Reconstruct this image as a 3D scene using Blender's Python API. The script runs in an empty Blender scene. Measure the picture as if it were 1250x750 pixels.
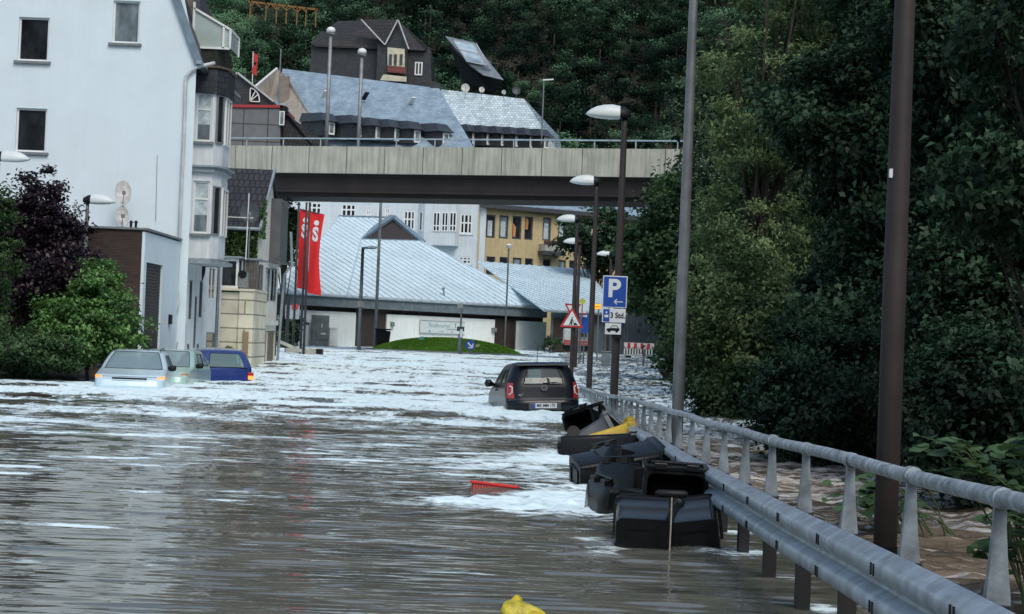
import bpy, math, random
import numpy as np
from mathutils import Vector, Matrix, Euler
random.seed(7); RNG = np.random.default_rng(7)
SC = bpy.context.scene
COL = SC.collection
R = math.radians
# ------------------------------------------------------------------ camera
F = 2400.0; CAMZ = 1.54; ROLL = 0.040; PITCH = math.atan(40/2400)
fw = Vector((0, math.cos(PITCH), math.sin(PITCH)))
r0 = Vector((1, 0, 0)); u0 = Vector((0, -math.sin(PITCH), math.cos(PITCH)))
rt = r0*math.cos(ROLL)+u0*math.sin(ROLL); up = -r0*math.sin(ROLL)+u0*math.cos(ROLL)
cd = bpy.data.cameras.new('camera'); cam = bpy.data.objects.new('camera', cd); COL.objects.link(cam)
cd.sensor_width = 36; cd.lens = 36*F/1250; cd.clip_start = 0.1; cd.clip_end = 3000
cam.matrix_world = Matrix(((rt.x, up.x, -fw.x, 0), (rt.y, up.y, -fw.y, 0), (rt.z, up.z, -fw.z, CAMZ), (0, 0, 0, 1)))
SC.camera = cam
def at(px, py, Y):
    d = fw*F+rt*(px-625)+up*(375-py); d = d*(Y/d.y)
    return Vector((d.x, Y, d.z+CAMZ))
def atx(px, py, X):                       # point of the plane x = X seen at that place
    d = fw*F+rt*(px-625)+up*(375-py); d = d*(X/d.x)
    return Vector((X, d.y, d.z+CAMZ))
def zw(Y):                                # level of the flood: it runs down from the far street
    f = lambda a, b: (lambda t: t*t*(3-2*t))(min(1, max(0, (Y-a)/(b-a)))); return .56*f(50, 118)+.30*f(122, 150)

# ------------------------------------------------------------------ materials
def nodes(name):
    m = bpy.data.materials.new(name); m.use_nodes = True
    nt = m.node_tree; return m, nt, nt.nodes, nt.links, nt.nodes['Principled BSDF']
def ramp(nd, lk, fac, stops):
    r = nd.new('ShaderNodeValToRGB'); el = r.color_ramp.elements
    while len(el) < len(stops): el.new(0.5)
    for e, (p, c) in zip(el, stops): e.position = p; e.color = (*c, 1) if len(c) == 3 else c
    lk.new(fac, r.inputs[0]); return r.outputs[0]
def noise(nd, lk, vec, scale, detail=4, rough=.55):
    n = nd.new('ShaderNodeTexNoise'); n.inputs['Scale'].default_value = scale
    n.inputs['Detail'].default_value = detail; n.inputs['Roughness'].default_value = rough
    lk.new(vec, n.inputs['Vector']); return n.outputs['Fac']
def coords(nd, lk, scale=(1, 1, 1), kind='Object'):
    t = nd.new('ShaderNodeTexCoord'); mp = nd.new('ShaderNodeMapping'); mp.inputs['Scale'].default_value = scale
    lk.new(t.outputs[kind], mp.inputs['Vector']); return mp.outputs[0]
def mixc(nd, lk, fac, a, b, mode='MIX'):
    m = nd.new('ShaderNodeMix'); m.data_type = 'RGBA'; m.blend_type = mode
    for s, i in ((fac, 0), (a, 6), (b, 7)):
        if isinstance(s, (int, float)): m.inputs[i].default_value = s
        elif isinstance(s, tuple): m.inputs[i].default_value = (*s, 1)
        else: lk.new(s, m.inputs[i])
    return m.outputs[2]
MC = {}
def M(name, col, rough=.6, metal=0., var=.22, scale=2.5, bump=0., bscale=30, streak=0., dirt=None, coat=0., spec=.5):
    if name in MC: return MC[name]
    m, nt, nd, lk, p = nodes(name)
    a = tuple(max(0, c*(1-var)) for c in col); b = tuple(min(1, c*(1+var)) for c in col)
    v = coords(nd, lk)
    c = ramp(nd, lk, noise(nd, lk, v, scale, 6), [(.3, a), (.7, b)])
    if streak:
        sv = coords(nd, lk, (2.2, 2.2, .12))
        s = ramp(nd, lk, noise(nd, lk, sv, 3.0, 5, .6), [(.42, (0, 0, 0)), (.72, (1, 1, 1))])
        mm = nd.new('ShaderNodeMath'); mm.operation = 'MULTIPLY'; mm.inputs[1].default_value = streak; lk.new(s, mm.inputs[0])
        c = mixc(nd, lk, mm.outputs[0], c, dirt or tuple(x*.35 for x in col))
    lk.new(c, p.inputs['Base Color'])
    p.inputs['Roughness'].default_value = rough; p.inputs['Metallic'].default_value = metal
    p.inputs['Specular IOR Level'].default_value = spec
    if coat: p.inputs['Coat Weight'].default_value = coat; p.inputs['Coat Roughness'].default_value = .08
    if bump:
        bn = nd.new('ShaderNodeBump'); bn.inputs['Strength'].default_value = bump; bn.inputs['Distance'].default_value = .02
        lk.new(noise(nd, lk, v, bscale, 5), bn.inputs['Height']); lk.new(bn.outputs[0], p.inputs['Normal'])
    MC[name] = m; return m
def brickmat(name, c1, c2, mortar, bw, bh, ms=.02, axes='xz', rough=.7, bump=.4, offset=.5, spec=.5):
    if name in MC: return MC[name]
    m, nt, nd, lk, p = nodes(name)
    t = nd.new('ShaderNodeTexCoord'); s = nd.new('ShaderNodeSeparateXYZ'); cb = nd.new('ShaderNodeCombineXYZ')
    lk.new(t.outputs['Object'], s.inputs[0]); lk.new(s.outputs[axes[0].upper()], cb.inputs[0]); lk.new(s.outputs[axes[1].upper()], cb.inputs[1])
    b = nd.new('ShaderNodeTexBrick'); lk.new(cb.outputs[0], b.inputs['Vector'])
    b.inputs['Color1'].default_value = (*c1, 1); b.inputs['Color2'].default_value = (*c2, 1); b.inputs['Mortar'].default_value = (*mortar, 1)
    b.inputs['Scale'].default_value = 1; b.inputs['Brick Width'].default_value = bw; b.inputs['Row Height'].default_value = bh
    b.inputs['Mortar Size'].default_value = ms; b.inputs['Mortar Smooth'].default_value = .3; b.offset = offset
    n = noise(nd, lk, t.outputs['Object'], 1.1, 6)
    c = mixc(nd, lk, .55, b.outputs['Color'], ramp(nd, lk, n, [(.3, (.35, .35, .35)), (.7, (1, 1, 1))]), 'MULTIPLY')
    lk.new(c, p.inputs['Base Color']); p.inputs['Roughness'].default_value = rough; p.inputs['Specular IOR Level'].default_value = spec
    bn = nd.new('ShaderNodeBump'); bn.inputs['Strength'].default_value = bump; bn.inputs['Distance'].default_value = .015; bn.invert = True
    lk.new(b.outputs['Fac'], bn.inputs['Height']); lk.new(bn.outputs[0], p.inputs['Normal'])
    MC[name] = m; return m
def glassmat(name, col=(.02, .025, .03), rough=.06):
    if name in MC: return MC[name]
    m, nt, nd, lk, p = nodes(name)
    v = coords(nd, lk, (1, 1, .5))
    c = ramp(nd, lk, noise(nd, lk, v, 1.7, 3), [(.35, tuple(x*.4 for x in col)), (.7, tuple(x*1.8 for x in col))])
    lk.new(c, p.inputs['Base Color']); p.inputs['Roughness'].default_value = rough; p.inputs['IOR'].default_value = 1.5
    MC[name] = m; return m
def clearglass(name, tint=(.55, .7, .68), alpha=.45):
    if name in MC: return MC[name]
    m, nt, nd, lk, p = nodes(name)
    tr = nd.new('ShaderNodeBsdfTransparent'); tr.inputs[0].default_value = (*tint, 1)
    p.inputs['Base Color'].default_value = (.01, .012, .014, 1); p.inputs['Roughness'].default_value = .04
    mx = nd.new('ShaderNodeMixShader'); mx.inputs[0].default_value = alpha
    lk.new(tr.outputs[0], mx.inputs[1]); lk.new(p.outputs[0], mx.inputs[2]); lk.new(mx.outputs[0], nd['Material Output'].inputs[0])
    MC[name] = m; return m
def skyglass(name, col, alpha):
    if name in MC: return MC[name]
    m = clearglass(name, (.7, .85, .85), alpha); m.node_tree.nodes['Principled BSDF'].inputs['Base Color'].default_value = (*col, 1); return m  # pale base colours here paint a sky reflection into the glass
def emis(name, col, st):
    if name in MC: return MC[name]
    m, nt, nd, lk, p = nodes(name)
    p.inputs['Base Color'].default_value = (*col, 1); p.inputs['Emission Color'].default_value = (*col, 1); p.inputs['Emission Strength'].default_value = st
    MC[name] = m; return m
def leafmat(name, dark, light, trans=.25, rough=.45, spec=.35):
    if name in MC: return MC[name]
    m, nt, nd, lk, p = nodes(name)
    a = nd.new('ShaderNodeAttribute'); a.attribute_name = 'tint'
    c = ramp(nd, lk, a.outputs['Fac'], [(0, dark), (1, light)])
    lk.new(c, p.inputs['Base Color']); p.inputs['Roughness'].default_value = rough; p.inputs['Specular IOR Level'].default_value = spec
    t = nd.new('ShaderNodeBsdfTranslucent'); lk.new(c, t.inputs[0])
    mx = nd.new('ShaderNodeMixShader'); mx.inputs[0].default_value = trans
    lk.new(p.outputs[0], mx.inputs[1]); lk.new(t.outputs[0], mx.inputs[2]); lk.new(mx.outputs[0], nd['Material Output'].inputs[0])
    MC[name] = m; return m

# ------------------------------------------------------------------ mesh builder
class MB:
    def __init__(s): s.v = []; s.f = []; s.m = []; s.mi = 0
    def add(s, vs, fs):
        o = len(s.v); s.v += [Vector(v) for v in vs]
        for f in fs: s.f.append([i+o for i in f]); s.m.append(s.mi)
        return s
    def box(s, x0, x1, y0, y1, z0, z1, mat=None):
        vs = [Vector(p) for p in ((x0,y0,z0),(x1,y0,z0),(x1,y1,z0),(x0,y1,z0),(x0,y0,z1),(x1,y0,z1),(x1,y1,z1),(x0,y1,z1))]
        if mat: vs = [mat @ v for v in vs]
        return s.add(vs, [(0,3,2,1),(4,5,6,7),(0,1,5,4),(1,2,6,5),(2,3,7,6),(3,0,4,7)])
    def bar(s, p0, p1, w, h, upv=(0, 0, 1)):     # box beam between two points
        p0 = Vector(p0); p1 = Vector(p1); d = (p1-p0).normalized(); sd = d.cross(Vector(upv))
        if sd.length < 1e-4: sd = d.cross(Vector((0, 1, 0)))
        sd.normalize(); u = sd.cross(d)
        vs = [p+sd*a*w/2+u*b*h/2 for p in (p0, p1) for a, b in ((-1,-1),(1,-1),(1,1),(-1,1))]
        return s.add(vs, [(3,2,1,0),(4,5,6,7),(0,1,5,4),(1,2,6,5),(2,3,7,6),(3,0,4,7)])
    def prism(s, pts, off):
        n = len(pts); off = Vector(off); vs = [Vector(p) for p in pts]+[Vector(p)+off for p in pts]
        return s.add(vs, [tuple(range(n))[::-1], tuple(range(n, 2*n))]+[(i, (i+1) % n, (i+1) % n+n, i+n) for i in range(n)])
    def poly(s, pts): return s.add(pts, [tuple(range(len(pts)))])
    def tube(s, pts, rs, n=10, caps=True):
        pts = [Vector(p) for p in pts]
        if not isinstance(rs, (list, tuple)): rs = [rs]*len(pts)
        vs = []; prev = None
        for i, p in enumerate(pts):
            d = (pts[min(i+1, len(pts)-1)]-pts[max(i-1, 0)]).normalized()
            if prev is None: a = d.cross(Vector((0, 0, 1)) if abs(d.z) < .9 else Vector((0, 1, 0)))
            else: a = prev-d*prev.dot(d)
            a.normalize(); prev = a; b = d.cross(a)
            for k in range(n):
                t = 2*math.pi*k/n; vs.append(p+(a*math.cos(t)+b*math.sin(t))*rs[i])
        fs = [(i*n+k, i*n+(k+1) % n, (i+1)*n+(k+1) % n, (i+1)*n+k) for i in range(len(pts)-1) for k in range(n)]
        if caps: fs += [tuple(range(n))[::-1], tuple(range((len(pts)-1)*n, len(pts)*n))]
        return s.add(vs, fs)
    def grid(s, rows):
        n = len(rows[0]); vs = [p for r in rows for p in r]
        return s.add(vs, [(i*n+k, i*n+k+1, (i+1)*n+k+1, (i+1)*n+k) for i in range(len(rows)-1) for k in range(n-1)])
    def build(s, name, mats, parent=None, smooth=False, bevel=0, seg=2, world=True):
        off = parent_off(parent) if (parent is not None and world) else Vector((0, 0, 0))
        me = bpy.data.meshes.new(name)
        me.from_pydata([tuple(v-off) for v in s.v], [], s.f); me.update()
        if not isinstance(mats, (list, tuple)): mats = [mats]
        for m in mats: me.materials.append(m)
        me.polygons.foreach_set('material_index', [min(i, len(mats)-1) for i in s.m])
        if smooth: me.polygons.foreach_set('use_smooth', [True]*len(me.polygons))
        o = bpy.data.objects.new(name, me); COL.objects.link(o)
        if parent is not None: o.parent = parent
        if bevel:
            b = o.modifiers.new('bevel', 'BEVEL'); b.width = bevel; b.segments = seg; b.limit_method = 'ANGLE'; b.angle_limit = R(40)
            b.harden_normals = False
        if smooth == 'auto':
            e = o.modifiers.new('edges', 'EDGE_SPLIT'); e.split_angle = R(38)
        return o
def parent_off(o):
    v = Vector((0, 0, 0))
    while o is not None: v += o.location; o = o.parent
    return v
def tag(o, label=None, cat=None, group=None, kind=None):
    if label: o['label'] = label
    if cat: o['category'] = cat
    if group: o['group'] = group
    if kind: o['kind'] = kind
    return o
def thing(name, label, cat, loc=(0, 0, 0), group=None):
    o = bpy.data.objects.new(name, None); COL.objects.link(o); o.location = loc; o.empty_display_size = .2
    return tag(o, label, cat, group)
def copy_tree(o, parent=None):
    c = o.copy(); COL.objects.link(c)
    if parent is not None: c.parent = parent; c.matrix_parent_inverse = o.matrix_parent_inverse.copy()
    for ch in [x for x in bpy.data.objects if x.parent == o and x != c]: copy_tree(ch, c)
    return c
def text(name, body, size, mat, parent, mtx, ext=.002, bold=0., local=True, sx=1.):
    cu = bpy.data.curves.new(name, 'FONT'); cu.body = body; cu.size = size; cu.extrude = ext; cu.align_x = 'CENTER'; cu.align_y = 'CENTER'; cu.offset = bold
    t = bpy.data.objects.new(name, cu); COL.objects.link(t); bpy.context.view_layer.update()
    me = bpy.data.meshes.new_from_object(t.evaluated_get(bpy.context.evaluated_depsgraph_get()))
    bpy.data.objects.remove(t); me.transform(mtx @ Matrix.Diagonal((sx, 1, 1, 1)))
    if not local and parent is not None: me.transform(Matrix.Translation(-parent_off(parent)))
    me.materials.clear(); me.materials.append(mat)
    o = bpy.data.objects.new(name, me); COL.objects.link(o); o.parent = parent; return o
UPR = Matrix.Rotation(R(90), 4, 'X')      # lays a text flat in XY up into XZ, readable from -Y

# ---- walls with real openings
def wall(mb, O, U, W, H, holes, N, rev=.14):
    O = Vector(O); U = Vector(U).normalized(); N = Vector(N); Z = Vector((0, 0, 1))
    us = sorted({0, W}|{h[0] for h in holes}|{h[0]+h[2] for h in holes}); zs = sorted({0, H}|{h[1] for h in holes}|{h[1]+h[3] for h in holes})
    P = lambda u, z, d=0: O+U*u+Z*z-N*d
    for a, b in zip(us, us[1:]):
        for c, d in zip(zs, zs[1:]):
            mu, mz = (a+b)/2, (c+d)/2
            if any(h[0] < mu < h[0]+h[2] and h[1] < mz < h[1]+h[3] for h in holes): continue
            mb.poly([P(a, c), P(b, c), P(b, d), P(a, d)])
    for h in holes:
        a, c, b, d = h[0], h[1], h[0]+h[2], h[1]+h[3]
        mb.poly([P(a, c), P(b, c), P(b, c, rev), P(a, c, rev)]); mb.poly([P(a, d), P(b, d), P(b, d, rev), P(a, d, rev)])
        mb.poly([P(a, c), P(a, d), P(a, d, rev), P(a, c, rev)]); mb.poly([P(b, c), P(b, d), P(b, d, rev), P(b, c, rev)])
def window(parent, O, U, N, h, fm, gm, rec=.1, fr=.06, vb=(), hb=(), sill=None, curtain=None, name='window', sillw=.08):
    O = Vector(O); U = Vector(U).normalized(); N = Vector(N); Z = Vector((0, 0, 1)); a, c, w, g = h
    P = lambda u, z, d=0: O+U*(a+u)+Z*(c+z)-N*d
    m = MB()
    def fb(u0, u1, z0, z1, d0, d1):
        vs = [P(u, z, d) for d in (d0, d1) for u, z in ((u0, z0), (u1, z0), (u1, z1), (u0, z1))]
        m.add(vs, [(3,2,1,0),(4,5,6,7),(0,1,5,4),(1,2,6,5),(2,3,7,6),(3,0,4,7)])
    fb(0, w, 0, fr, rec-.03, rec+.03); fb(0, w, g-fr, g, rec-.03, rec+.03); fb(0, fr, fr, g-fr, rec-.03, rec+.03); fb(w-fr, w, fr, g-fr, rec-.03, rec+.03)
    for t in vb: fb(w*t-fr/2, w*t+fr/2, fr, g-fr, rec-.025, rec+.025)
    for t in hb: fb(fr, w-fr, g*t-fr/2, g*t+fr/2, rec-.02, rec+.022)
    f = m.build(name, fm, parent)
    m = MB(); m.poly([P(0, 0, rec+.01), P(w, 0, rec+.01), P(w, g, rec+.01), P(0, g, rec+.01)]); m.build('pane', gm, f)
    if curtain:
        m = MB()
        for (x0, x1, z0, z1) in curtain: m.poly([P(w*x0, g*z0, rec+.004), P(w*x1, g*z0, rec+.004), P(w*x1, g*z1, rec+.004), P(w*x0, g*z1, rec+.004)])
        m.build('curtain', M('curtain', (.42, .5, .52), .7, var=.35, scale=6), f)
    if sill:
        m = MB(); vs = [P(u, z, d) for d in (-sillw, rec-.03) for u, z in ((-.1, -.09), (w+.1, -.09), (w+.1, -.012), (-.1, -.012))]
        m.add(vs, [(3,2,1,0),(4,5,6,7),(0,1,5,4),(1,2,6,5),(2,3,7,6),(3,0,4,7)]); m.build('sill', sill, f)
    return f

# ------------------------------------------------------------------ world
w = bpy.data.worlds.new('World'); SC.world = w; w.use_nodes = True
sky = w.node_tree.nodes.new('ShaderNodeTexSky'); sky.sky_type = 'NISHITA'; sky.sun_disc = False
SUN_EL, SUN_AZ = 50, 160
sky.sun_elevation = R(SUN_EL); sky.sun_rotation = R(SUN_AZ); sky.air_density = 1.3; sky.dust_density = 2.5; sky.ozone_density = 1.2
bg = w.node_tree.nodes['Background']; bg.inputs['Strength'].default_value = .165
w.node_tree.links.new(sky.outputs[0], bg.inputs[0])
ld = bpy.data.lights.new('sun', 'SUN'); ld.energy = 1.35; ld.angle = R(25); ld.color = (1, .98, .90)
sun = bpy.data.objects.new('sun', ld); COL.objects.link(sun)
az = R(SUN_AZ); sd = Vector((math.sin(az)*math.cos(R(SUN_EL)), math.cos(az)*math.cos(R(SUN_EL)), math.sin(R(SUN_EL))))
sun.rotation_euler = sd.to_track_quat('Z', 'Y').to_euler()
SC.view_settings.view_transform = 'Standard'; SC.view_settings.look = 'None'; SC.view_settings.exposure = 0

# ------------------------------------------------------------------ common materials
m_render = M('white_render', (.68, .785, .835), .85, var=.045, scale=.7, bump=.15, bscale=60, streak=.08, dirt=(.42, .46, .47))
m_bay = M('weathered_cream_render', (.66, .70, .72), .85, var=.10, scale=2.2, bump=.15, bscale=50, streak=.35, dirt=(.34, .35, .35))
m_wframe = M('white_window_frame', (.72, .74, .73), .5, var=.06)
m_glass = glassmat('dark_window_glass')
m_glassp = glassmat('pale_window_glass', (.16, .2, .22), .1)
m_sill = M('grey_stone', (.18, .20, .21), .7, var=.2, scale=8)
m_zinc = M('zinc_sheet', (.30, .35, .38), .45, .3, var=.2, scale=5)
m_dslate = brickmat('dark_slate_cladding', (.022, .026, .032), (.04, .045, .052), (.006, .007, .009), .3, .2, .012, 'xz', .5)
m_dslate_s = brickmat('dark_slate_cladding_side', (.022, .026, .032), (.04, .045, .052), (.006, .007, .009), .3, .2, .012, 'yz', .5)
m_galv = M('galvanised_steel', (.44, .51, .56), .32, .35, var=.35, scale=8, bump=.15, bscale=80, streak=.22, dirt=(.17, .17, .17))
m_galv_old = M('stained_galvanised_pipe', (.34, .385, .41), .42, .3, var=.62, scale=13, bump=.2, bscale=60)
m_pole = M('brown_grey_pole_paint', (.038, .029, .028), .6, .1, var=.2, scale=5, streak=.5, dirt=(.05, .045, .042), bump=.08)
m_pole_l = M('weathered_grey_pole', (.22, .24, .25), .35, .45, var=.2, scale=5, streak=.6, dirt=(.085, .075, .07), bump=.08)
m_gpost = M('stained_rail_post', (.27, .32, .35), .5, .2, var=.4, scale=9, bump=.15, bscale=50, streak=.5, dirt=(.07, .065, .06))
m_black = M('black_rubber', (.008, .009, .010), .5, var=.3, spec=.25)
m_bark = M('bark', (.045, .036, .028), .9, var=.4, scale=6, bump=.6, bscale=20)

# ------------------------------------------------------------------ water
def spectrum_tile(n, size, lmin, lmax, aniso, seed, power=1.0):
    rg = np.random.default_rng(seed)
    k = np.fft.fftfreq(n, size/n)
    kx, ky = np.meshgrid(k, k, indexing='xy'); kk = np.hypot(kx, ky); kk[0, 0] = 1e-6
    amp = kk**(-1-power)*np.exp(-(kk*lmin)**2)*np.exp(-(1/(kk*lmax))**2)
    c = np.abs(ky)/kk; amp *= (1-aniso)+aniso*c**6
    h = np.fft.ifft2(amp*np.exp(2j*np.pi*rg.random((n, n)))).real
    s = np.hypot(np.gradient(h, size/n, axis=0), np.gradient(h, size/n, axis=1)).std()
    return h/s*.1, size             # rms slope about 0.1
def sample(tile, x, y):
    h, size = tile; n = h.shape[0]
    u = (x/size % 1)*n; v = (y/size % 1)*n; i = u.astype(int); j = v.astype(int); a = u-i; b = v-j
    i %= n; j %= n; i1 = (i+1) % n; j1 = (j+1) % n
    return (h[j, i]*(1-a)+h[j, i1]*a)*(1-b)+(h[j1, i]*(1-a)+h[j1, i1]*a)*b
T1 = spectrum_tile(1024, 14.3, .07, .30, .93, 1)
T2 = spectrum_tile(1024, 37.0, .25, 3.0, .75, 2)
T3 = spectrum_tile(1024, 23.7, .12, 1.6, .2, 3)
T4 = spectrum_tile(512, 90.0, 1.5, 14, .6, 4)
def sm(a, b, t):
    t = np.clip((t-a)/(b-a), 0, 1); return t*t*(3-2*t)
def railx(Y): return 1.68+.0077*Y
WAKES = []      # (x, y, rx, ry, strength)
def build_water():
    ys = [1.0]
    while ys[-1] < 200:
        y = ys[-1]; ys.append(y+(.05 if y < 10 else .022+.0028*(y-8)))
    ys = np.array(ys); nu = 820
    u = np.linspace(-1, 1, nu); u = .50*(.72*u+.28*u**3)
    U, Yg = np.meshgrid(u, ys); X = U*(Yg+9)+.0*Yg
    right = sm(.1, .9, X-railx(Yg))*sm(200, 70, Yg)        # the open river beyond the rail
    chop = sm(22, 48, Yg)
    near = sm(6, 22, Yg)
    h = sample(T1, X*.45, Yg)*(.50+.25*near)*(1-.5*chop)*(1-right)
    h += sample(T2, X*.85+3, Yg)*(.05+.08*near+.42*chop)*(1-.3*right)
    h += sample(T3, X, Yg)*(.50*chop+.55*right*sm(60, 20, Yg)+.3*right)*(1-.45*sm(70, 120, Yg))
    h += sample(T3, X*2.3+4, Yg*2.3)*.75*right*.6
    z = h+.56*sm(50, 118, Yg)+.30*sm(122, 150, Yg)
    big = sample(T4, X, Yg); big = big/big.std()
    med = sample(T2, X*.9+11, Yg*.45+5); med = med/med.std()
    foam_sheen = .172+.060*sm(13, 25, Yg)+.045*sm(20, 34, Yg)+.100*sm(30, 46, Yg)+.022*sm(52, 90, Yg)  # whiter with distance: real foam plus bright sky reflection painted as foam
    foam_sheen += .030*big+.045*med*sm(14, 34, Yg)
    foam_sheen = np.where(right > .3, np.minimum(foam_sheen+.08*sm(60, 30, Yg), .32-.01*sm(40, 18, Yg)), foam_sheen)
    mud = right*sm(48, 22, Yg)
    for (wx, wy, rx, ry, st) in WAKES:
        d = np.exp(-(((X-wx)/rx)**2+((Yg-wy)/ry)**2)); foam_sheen += st*d*(1-right)
        z += sample(T3, X*2, Yg*2)*.5*d*(rx > .2 and ry > .2)*(1-right)
    d = np.exp(-(((X+.02)/.40)**2+((Yg-20.0)/.55)**2)); z = z*(1-.7*d)+.085*d; foam_sheen = foam_sheen-.10*d
    n0, n1 = X.shape
    me = bpy.data.meshes.new('floodwater')
    co = np.stack([X, Yg, z], -1).reshape(-1, 3).astype(np.float32)
    idx = np.arange(n0*n1).reshape(n0, n1)
    q = np.stack([idx[:-1, :-1], idx[:-1, 1:], idx[1:, 1:], idx[1:, :-1]], -1).reshape(-1, 4)
    fast_mesh(me, co, q, True)
    for nm, arr in (('foam_sheen', foam_sheen), ('mud', mud)):
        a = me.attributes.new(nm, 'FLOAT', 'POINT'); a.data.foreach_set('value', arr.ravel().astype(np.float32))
    return me
def fast_mesh(me, co, q, smooth=False):
    k = q.shape[1]
    me.vertices.add(len(co)); me.vertices.foreach_set('co', co.ravel())
    me.loops.add(q.size); me.loops.foreach_set('vertex_index', q.ravel().astype(np.int32))
    me.polygons.add(len(q)); me.polygons.foreach_set('loop_start', (np.arange(len(q))*k).astype(np.int32))
    me.polygons.foreach_set('loop_total', np.full(len(q), k, np.int32))
    if smooth: me.polygons.foreach_set('use_smooth', np.ones(len(q), bool))
    me.update(calc_edges=True)
def water_material():
    m, nt, nd, lk, p = nodes('floodwater')
    geo = nd.new('ShaderNodeNewGeometry')
    fa = nd.new('ShaderNodeAttribute'); fa.attribute_name = 'foam_sheen'
    mu = nd.new('ShaderNodeAttribute'); mu.attribute_name = 'mud'
    def mp(sc):
        q = nd.new('ShaderNodeMapping'); q.inputs['Scale'].default_value = sc; lk.new(geo.outputs['Position'], q.inputs[0]); return q.outputs[0]
    sy = nd.new('ShaderNodeSeparateXYZ'); lk.new(geo.outputs['Position'], sy.inputs[0])
    dm = nd.new('ShaderNodeMapRange'); dm.inputs['From Min'].default_value = 24; dm.inputs['From Max'].default_value = 40; lk.new(sy.outputs['Y'], dm.inputs[0])
    def mixf(f, a, b):
        q = nd.new('ShaderNodeMix'); lk.new(f, q.inputs[0]); lk.new(a, q.inputs[2]); lk.new(b, q.inputs[3]); return q.outputs[0]
    n1 = mixf(dm.outputs[0], noise(nd, lk, mp((.75, 3.4, 1)), 1.0, 8, .5), noise(nd, lk, mp((1.9, 1.25, 1)), 1.0, 9, .66))
    n2 = noise(nd, lk, mp((.55, .30, 1)), 1.0, 5, .55)
    n3 = mixf(dm.outputs[0], noise(nd, lk, mp((3.5, 11, 1)), 1.0, 6, .7), noise(nd, lk, mp((6, 2.6, 1)), 1.0, 7, .78))
    def math_(op, a, b, c=None):
        q = nd.new('ShaderNodeMath'); q.operation = op
        for i, s in enumerate((a, b, c)):
            if s is None: continue
            if isinstance(s, (int, float)): q.inputs[i].default_value = s
            else: lk.new(s, q.inputs[i])
        return q.outputs[0]
    s = math_('ADD', math_('MULTIPLY', n1, .44), math_('MULTIPLY', n2, .10)); s = math_('ADD', s, math_('MULTIPLY', n3, .46))
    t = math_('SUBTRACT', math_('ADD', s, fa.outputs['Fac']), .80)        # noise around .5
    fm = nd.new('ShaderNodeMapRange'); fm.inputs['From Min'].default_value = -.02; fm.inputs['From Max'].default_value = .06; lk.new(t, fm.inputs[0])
    foam_sheen = fm.outputs[0]
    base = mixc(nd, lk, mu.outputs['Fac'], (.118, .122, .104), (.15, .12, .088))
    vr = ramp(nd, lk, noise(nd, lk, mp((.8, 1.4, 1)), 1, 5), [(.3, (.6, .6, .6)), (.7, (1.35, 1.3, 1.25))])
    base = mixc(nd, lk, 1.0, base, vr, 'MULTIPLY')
    fcol = mixc(nd, lk, mu.outputs['Fac'], (.80, .95, .98), (.62, .58, .52))  # one pale colour for foam and the painted sky sheen
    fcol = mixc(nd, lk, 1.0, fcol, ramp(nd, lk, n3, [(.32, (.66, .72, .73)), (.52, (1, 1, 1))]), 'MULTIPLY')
    c = mixc(nd, lk, foam_sheen, base, fcol)
    lk.new(c, p.inputs['Base Color'])
    rr = nd.new('ShaderNodeMapRange'); rr.inputs['To Min'].default_value = .035; rr.inputs['To Max'].default_value = .6; lk.new(foam_sheen, rr.inputs[0]); lk.new(rr.outputs[0], p.inputs['Roughness'])
    p.inputs['IOR'].default_value = 1.34
    bn = nd.new('ShaderNodeBump'); bn.inputs['Strength'].default_value = .5; bn.inputs['Distance'].default_value = .03
    hh = math_('ADD', math_('MULTIPLY', noise(nd, lk, mp((3, 16, 1)), 1, 3, .5), .07), math_('MULTIPLY', math_('MULTIPLY', foam_sheen, n3), 1.2)); lk.new(hh, bn.inputs['Height']); lk.new(bn.outputs[0], p.inputs['Normal'])
    return m

# ------------------------------------------------------------------ foliage
def unit(a): return a/np.maximum(np.linalg.norm(a, axis=1, keepdims=True), 1e-6)
def leaves_mesh(name, c, L, wd, tint, mat, rg, upb=.6, out=None, fold=.25, droop=.3):
    n = len(c)
    nrm = rg.normal(size=(n, 3)); nrm[:, 2] = np.abs(nrm[:, 2])+upb
    if out is not None: nrm += out*.8
    nrm = unit(nrm)
    a = rg.normal(size=(n, 3)); a[:, 2] -= droop; a -= nrm*(a*nrm).sum(1, keepdims=True); a = unit(a)
    b = np.cross(nrm, a); L = L[:, None]; W = (wd*L)
    p0 = c-a*L*.5; p2 = c+a*L*.5-nrm*L*.12; f = nrm*W*fold
    p1 = c+b*W*.5+f-a*L*.08; p3 = c-b*W*.5+f-a*L*.08
    co = np.stack([p0, p1, p2, p3], 1).reshape(-1, 3).astype(np.float32)
    q = np.arange(n*4).reshape(n, 4)
    me = bpy.data.meshes.new(name); fast_mesh(me, co, q)
    at_ = me.attributes.new('tint', 'FLOAT', 'POINT'); at_.data.foreach_set('value', np.repeat(np.clip(tint, 0, 1), 4).astype(np.float32))
    me.materials.append(mat); return me
def clumps(rg, cen, rad, n, shell=.55):
    d = unit(rg.normal(size=(n, 3))); r = shell+(1-shell)*rg.random((n, 1))**.6
    wob = 1+.22*np.sin(d[:, :1]*5+cen[0])*np.cos(d[:, 2:]*4+cen[1])
    return np.array(cen)+d*r*np.array(rad)*wob, d
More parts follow.
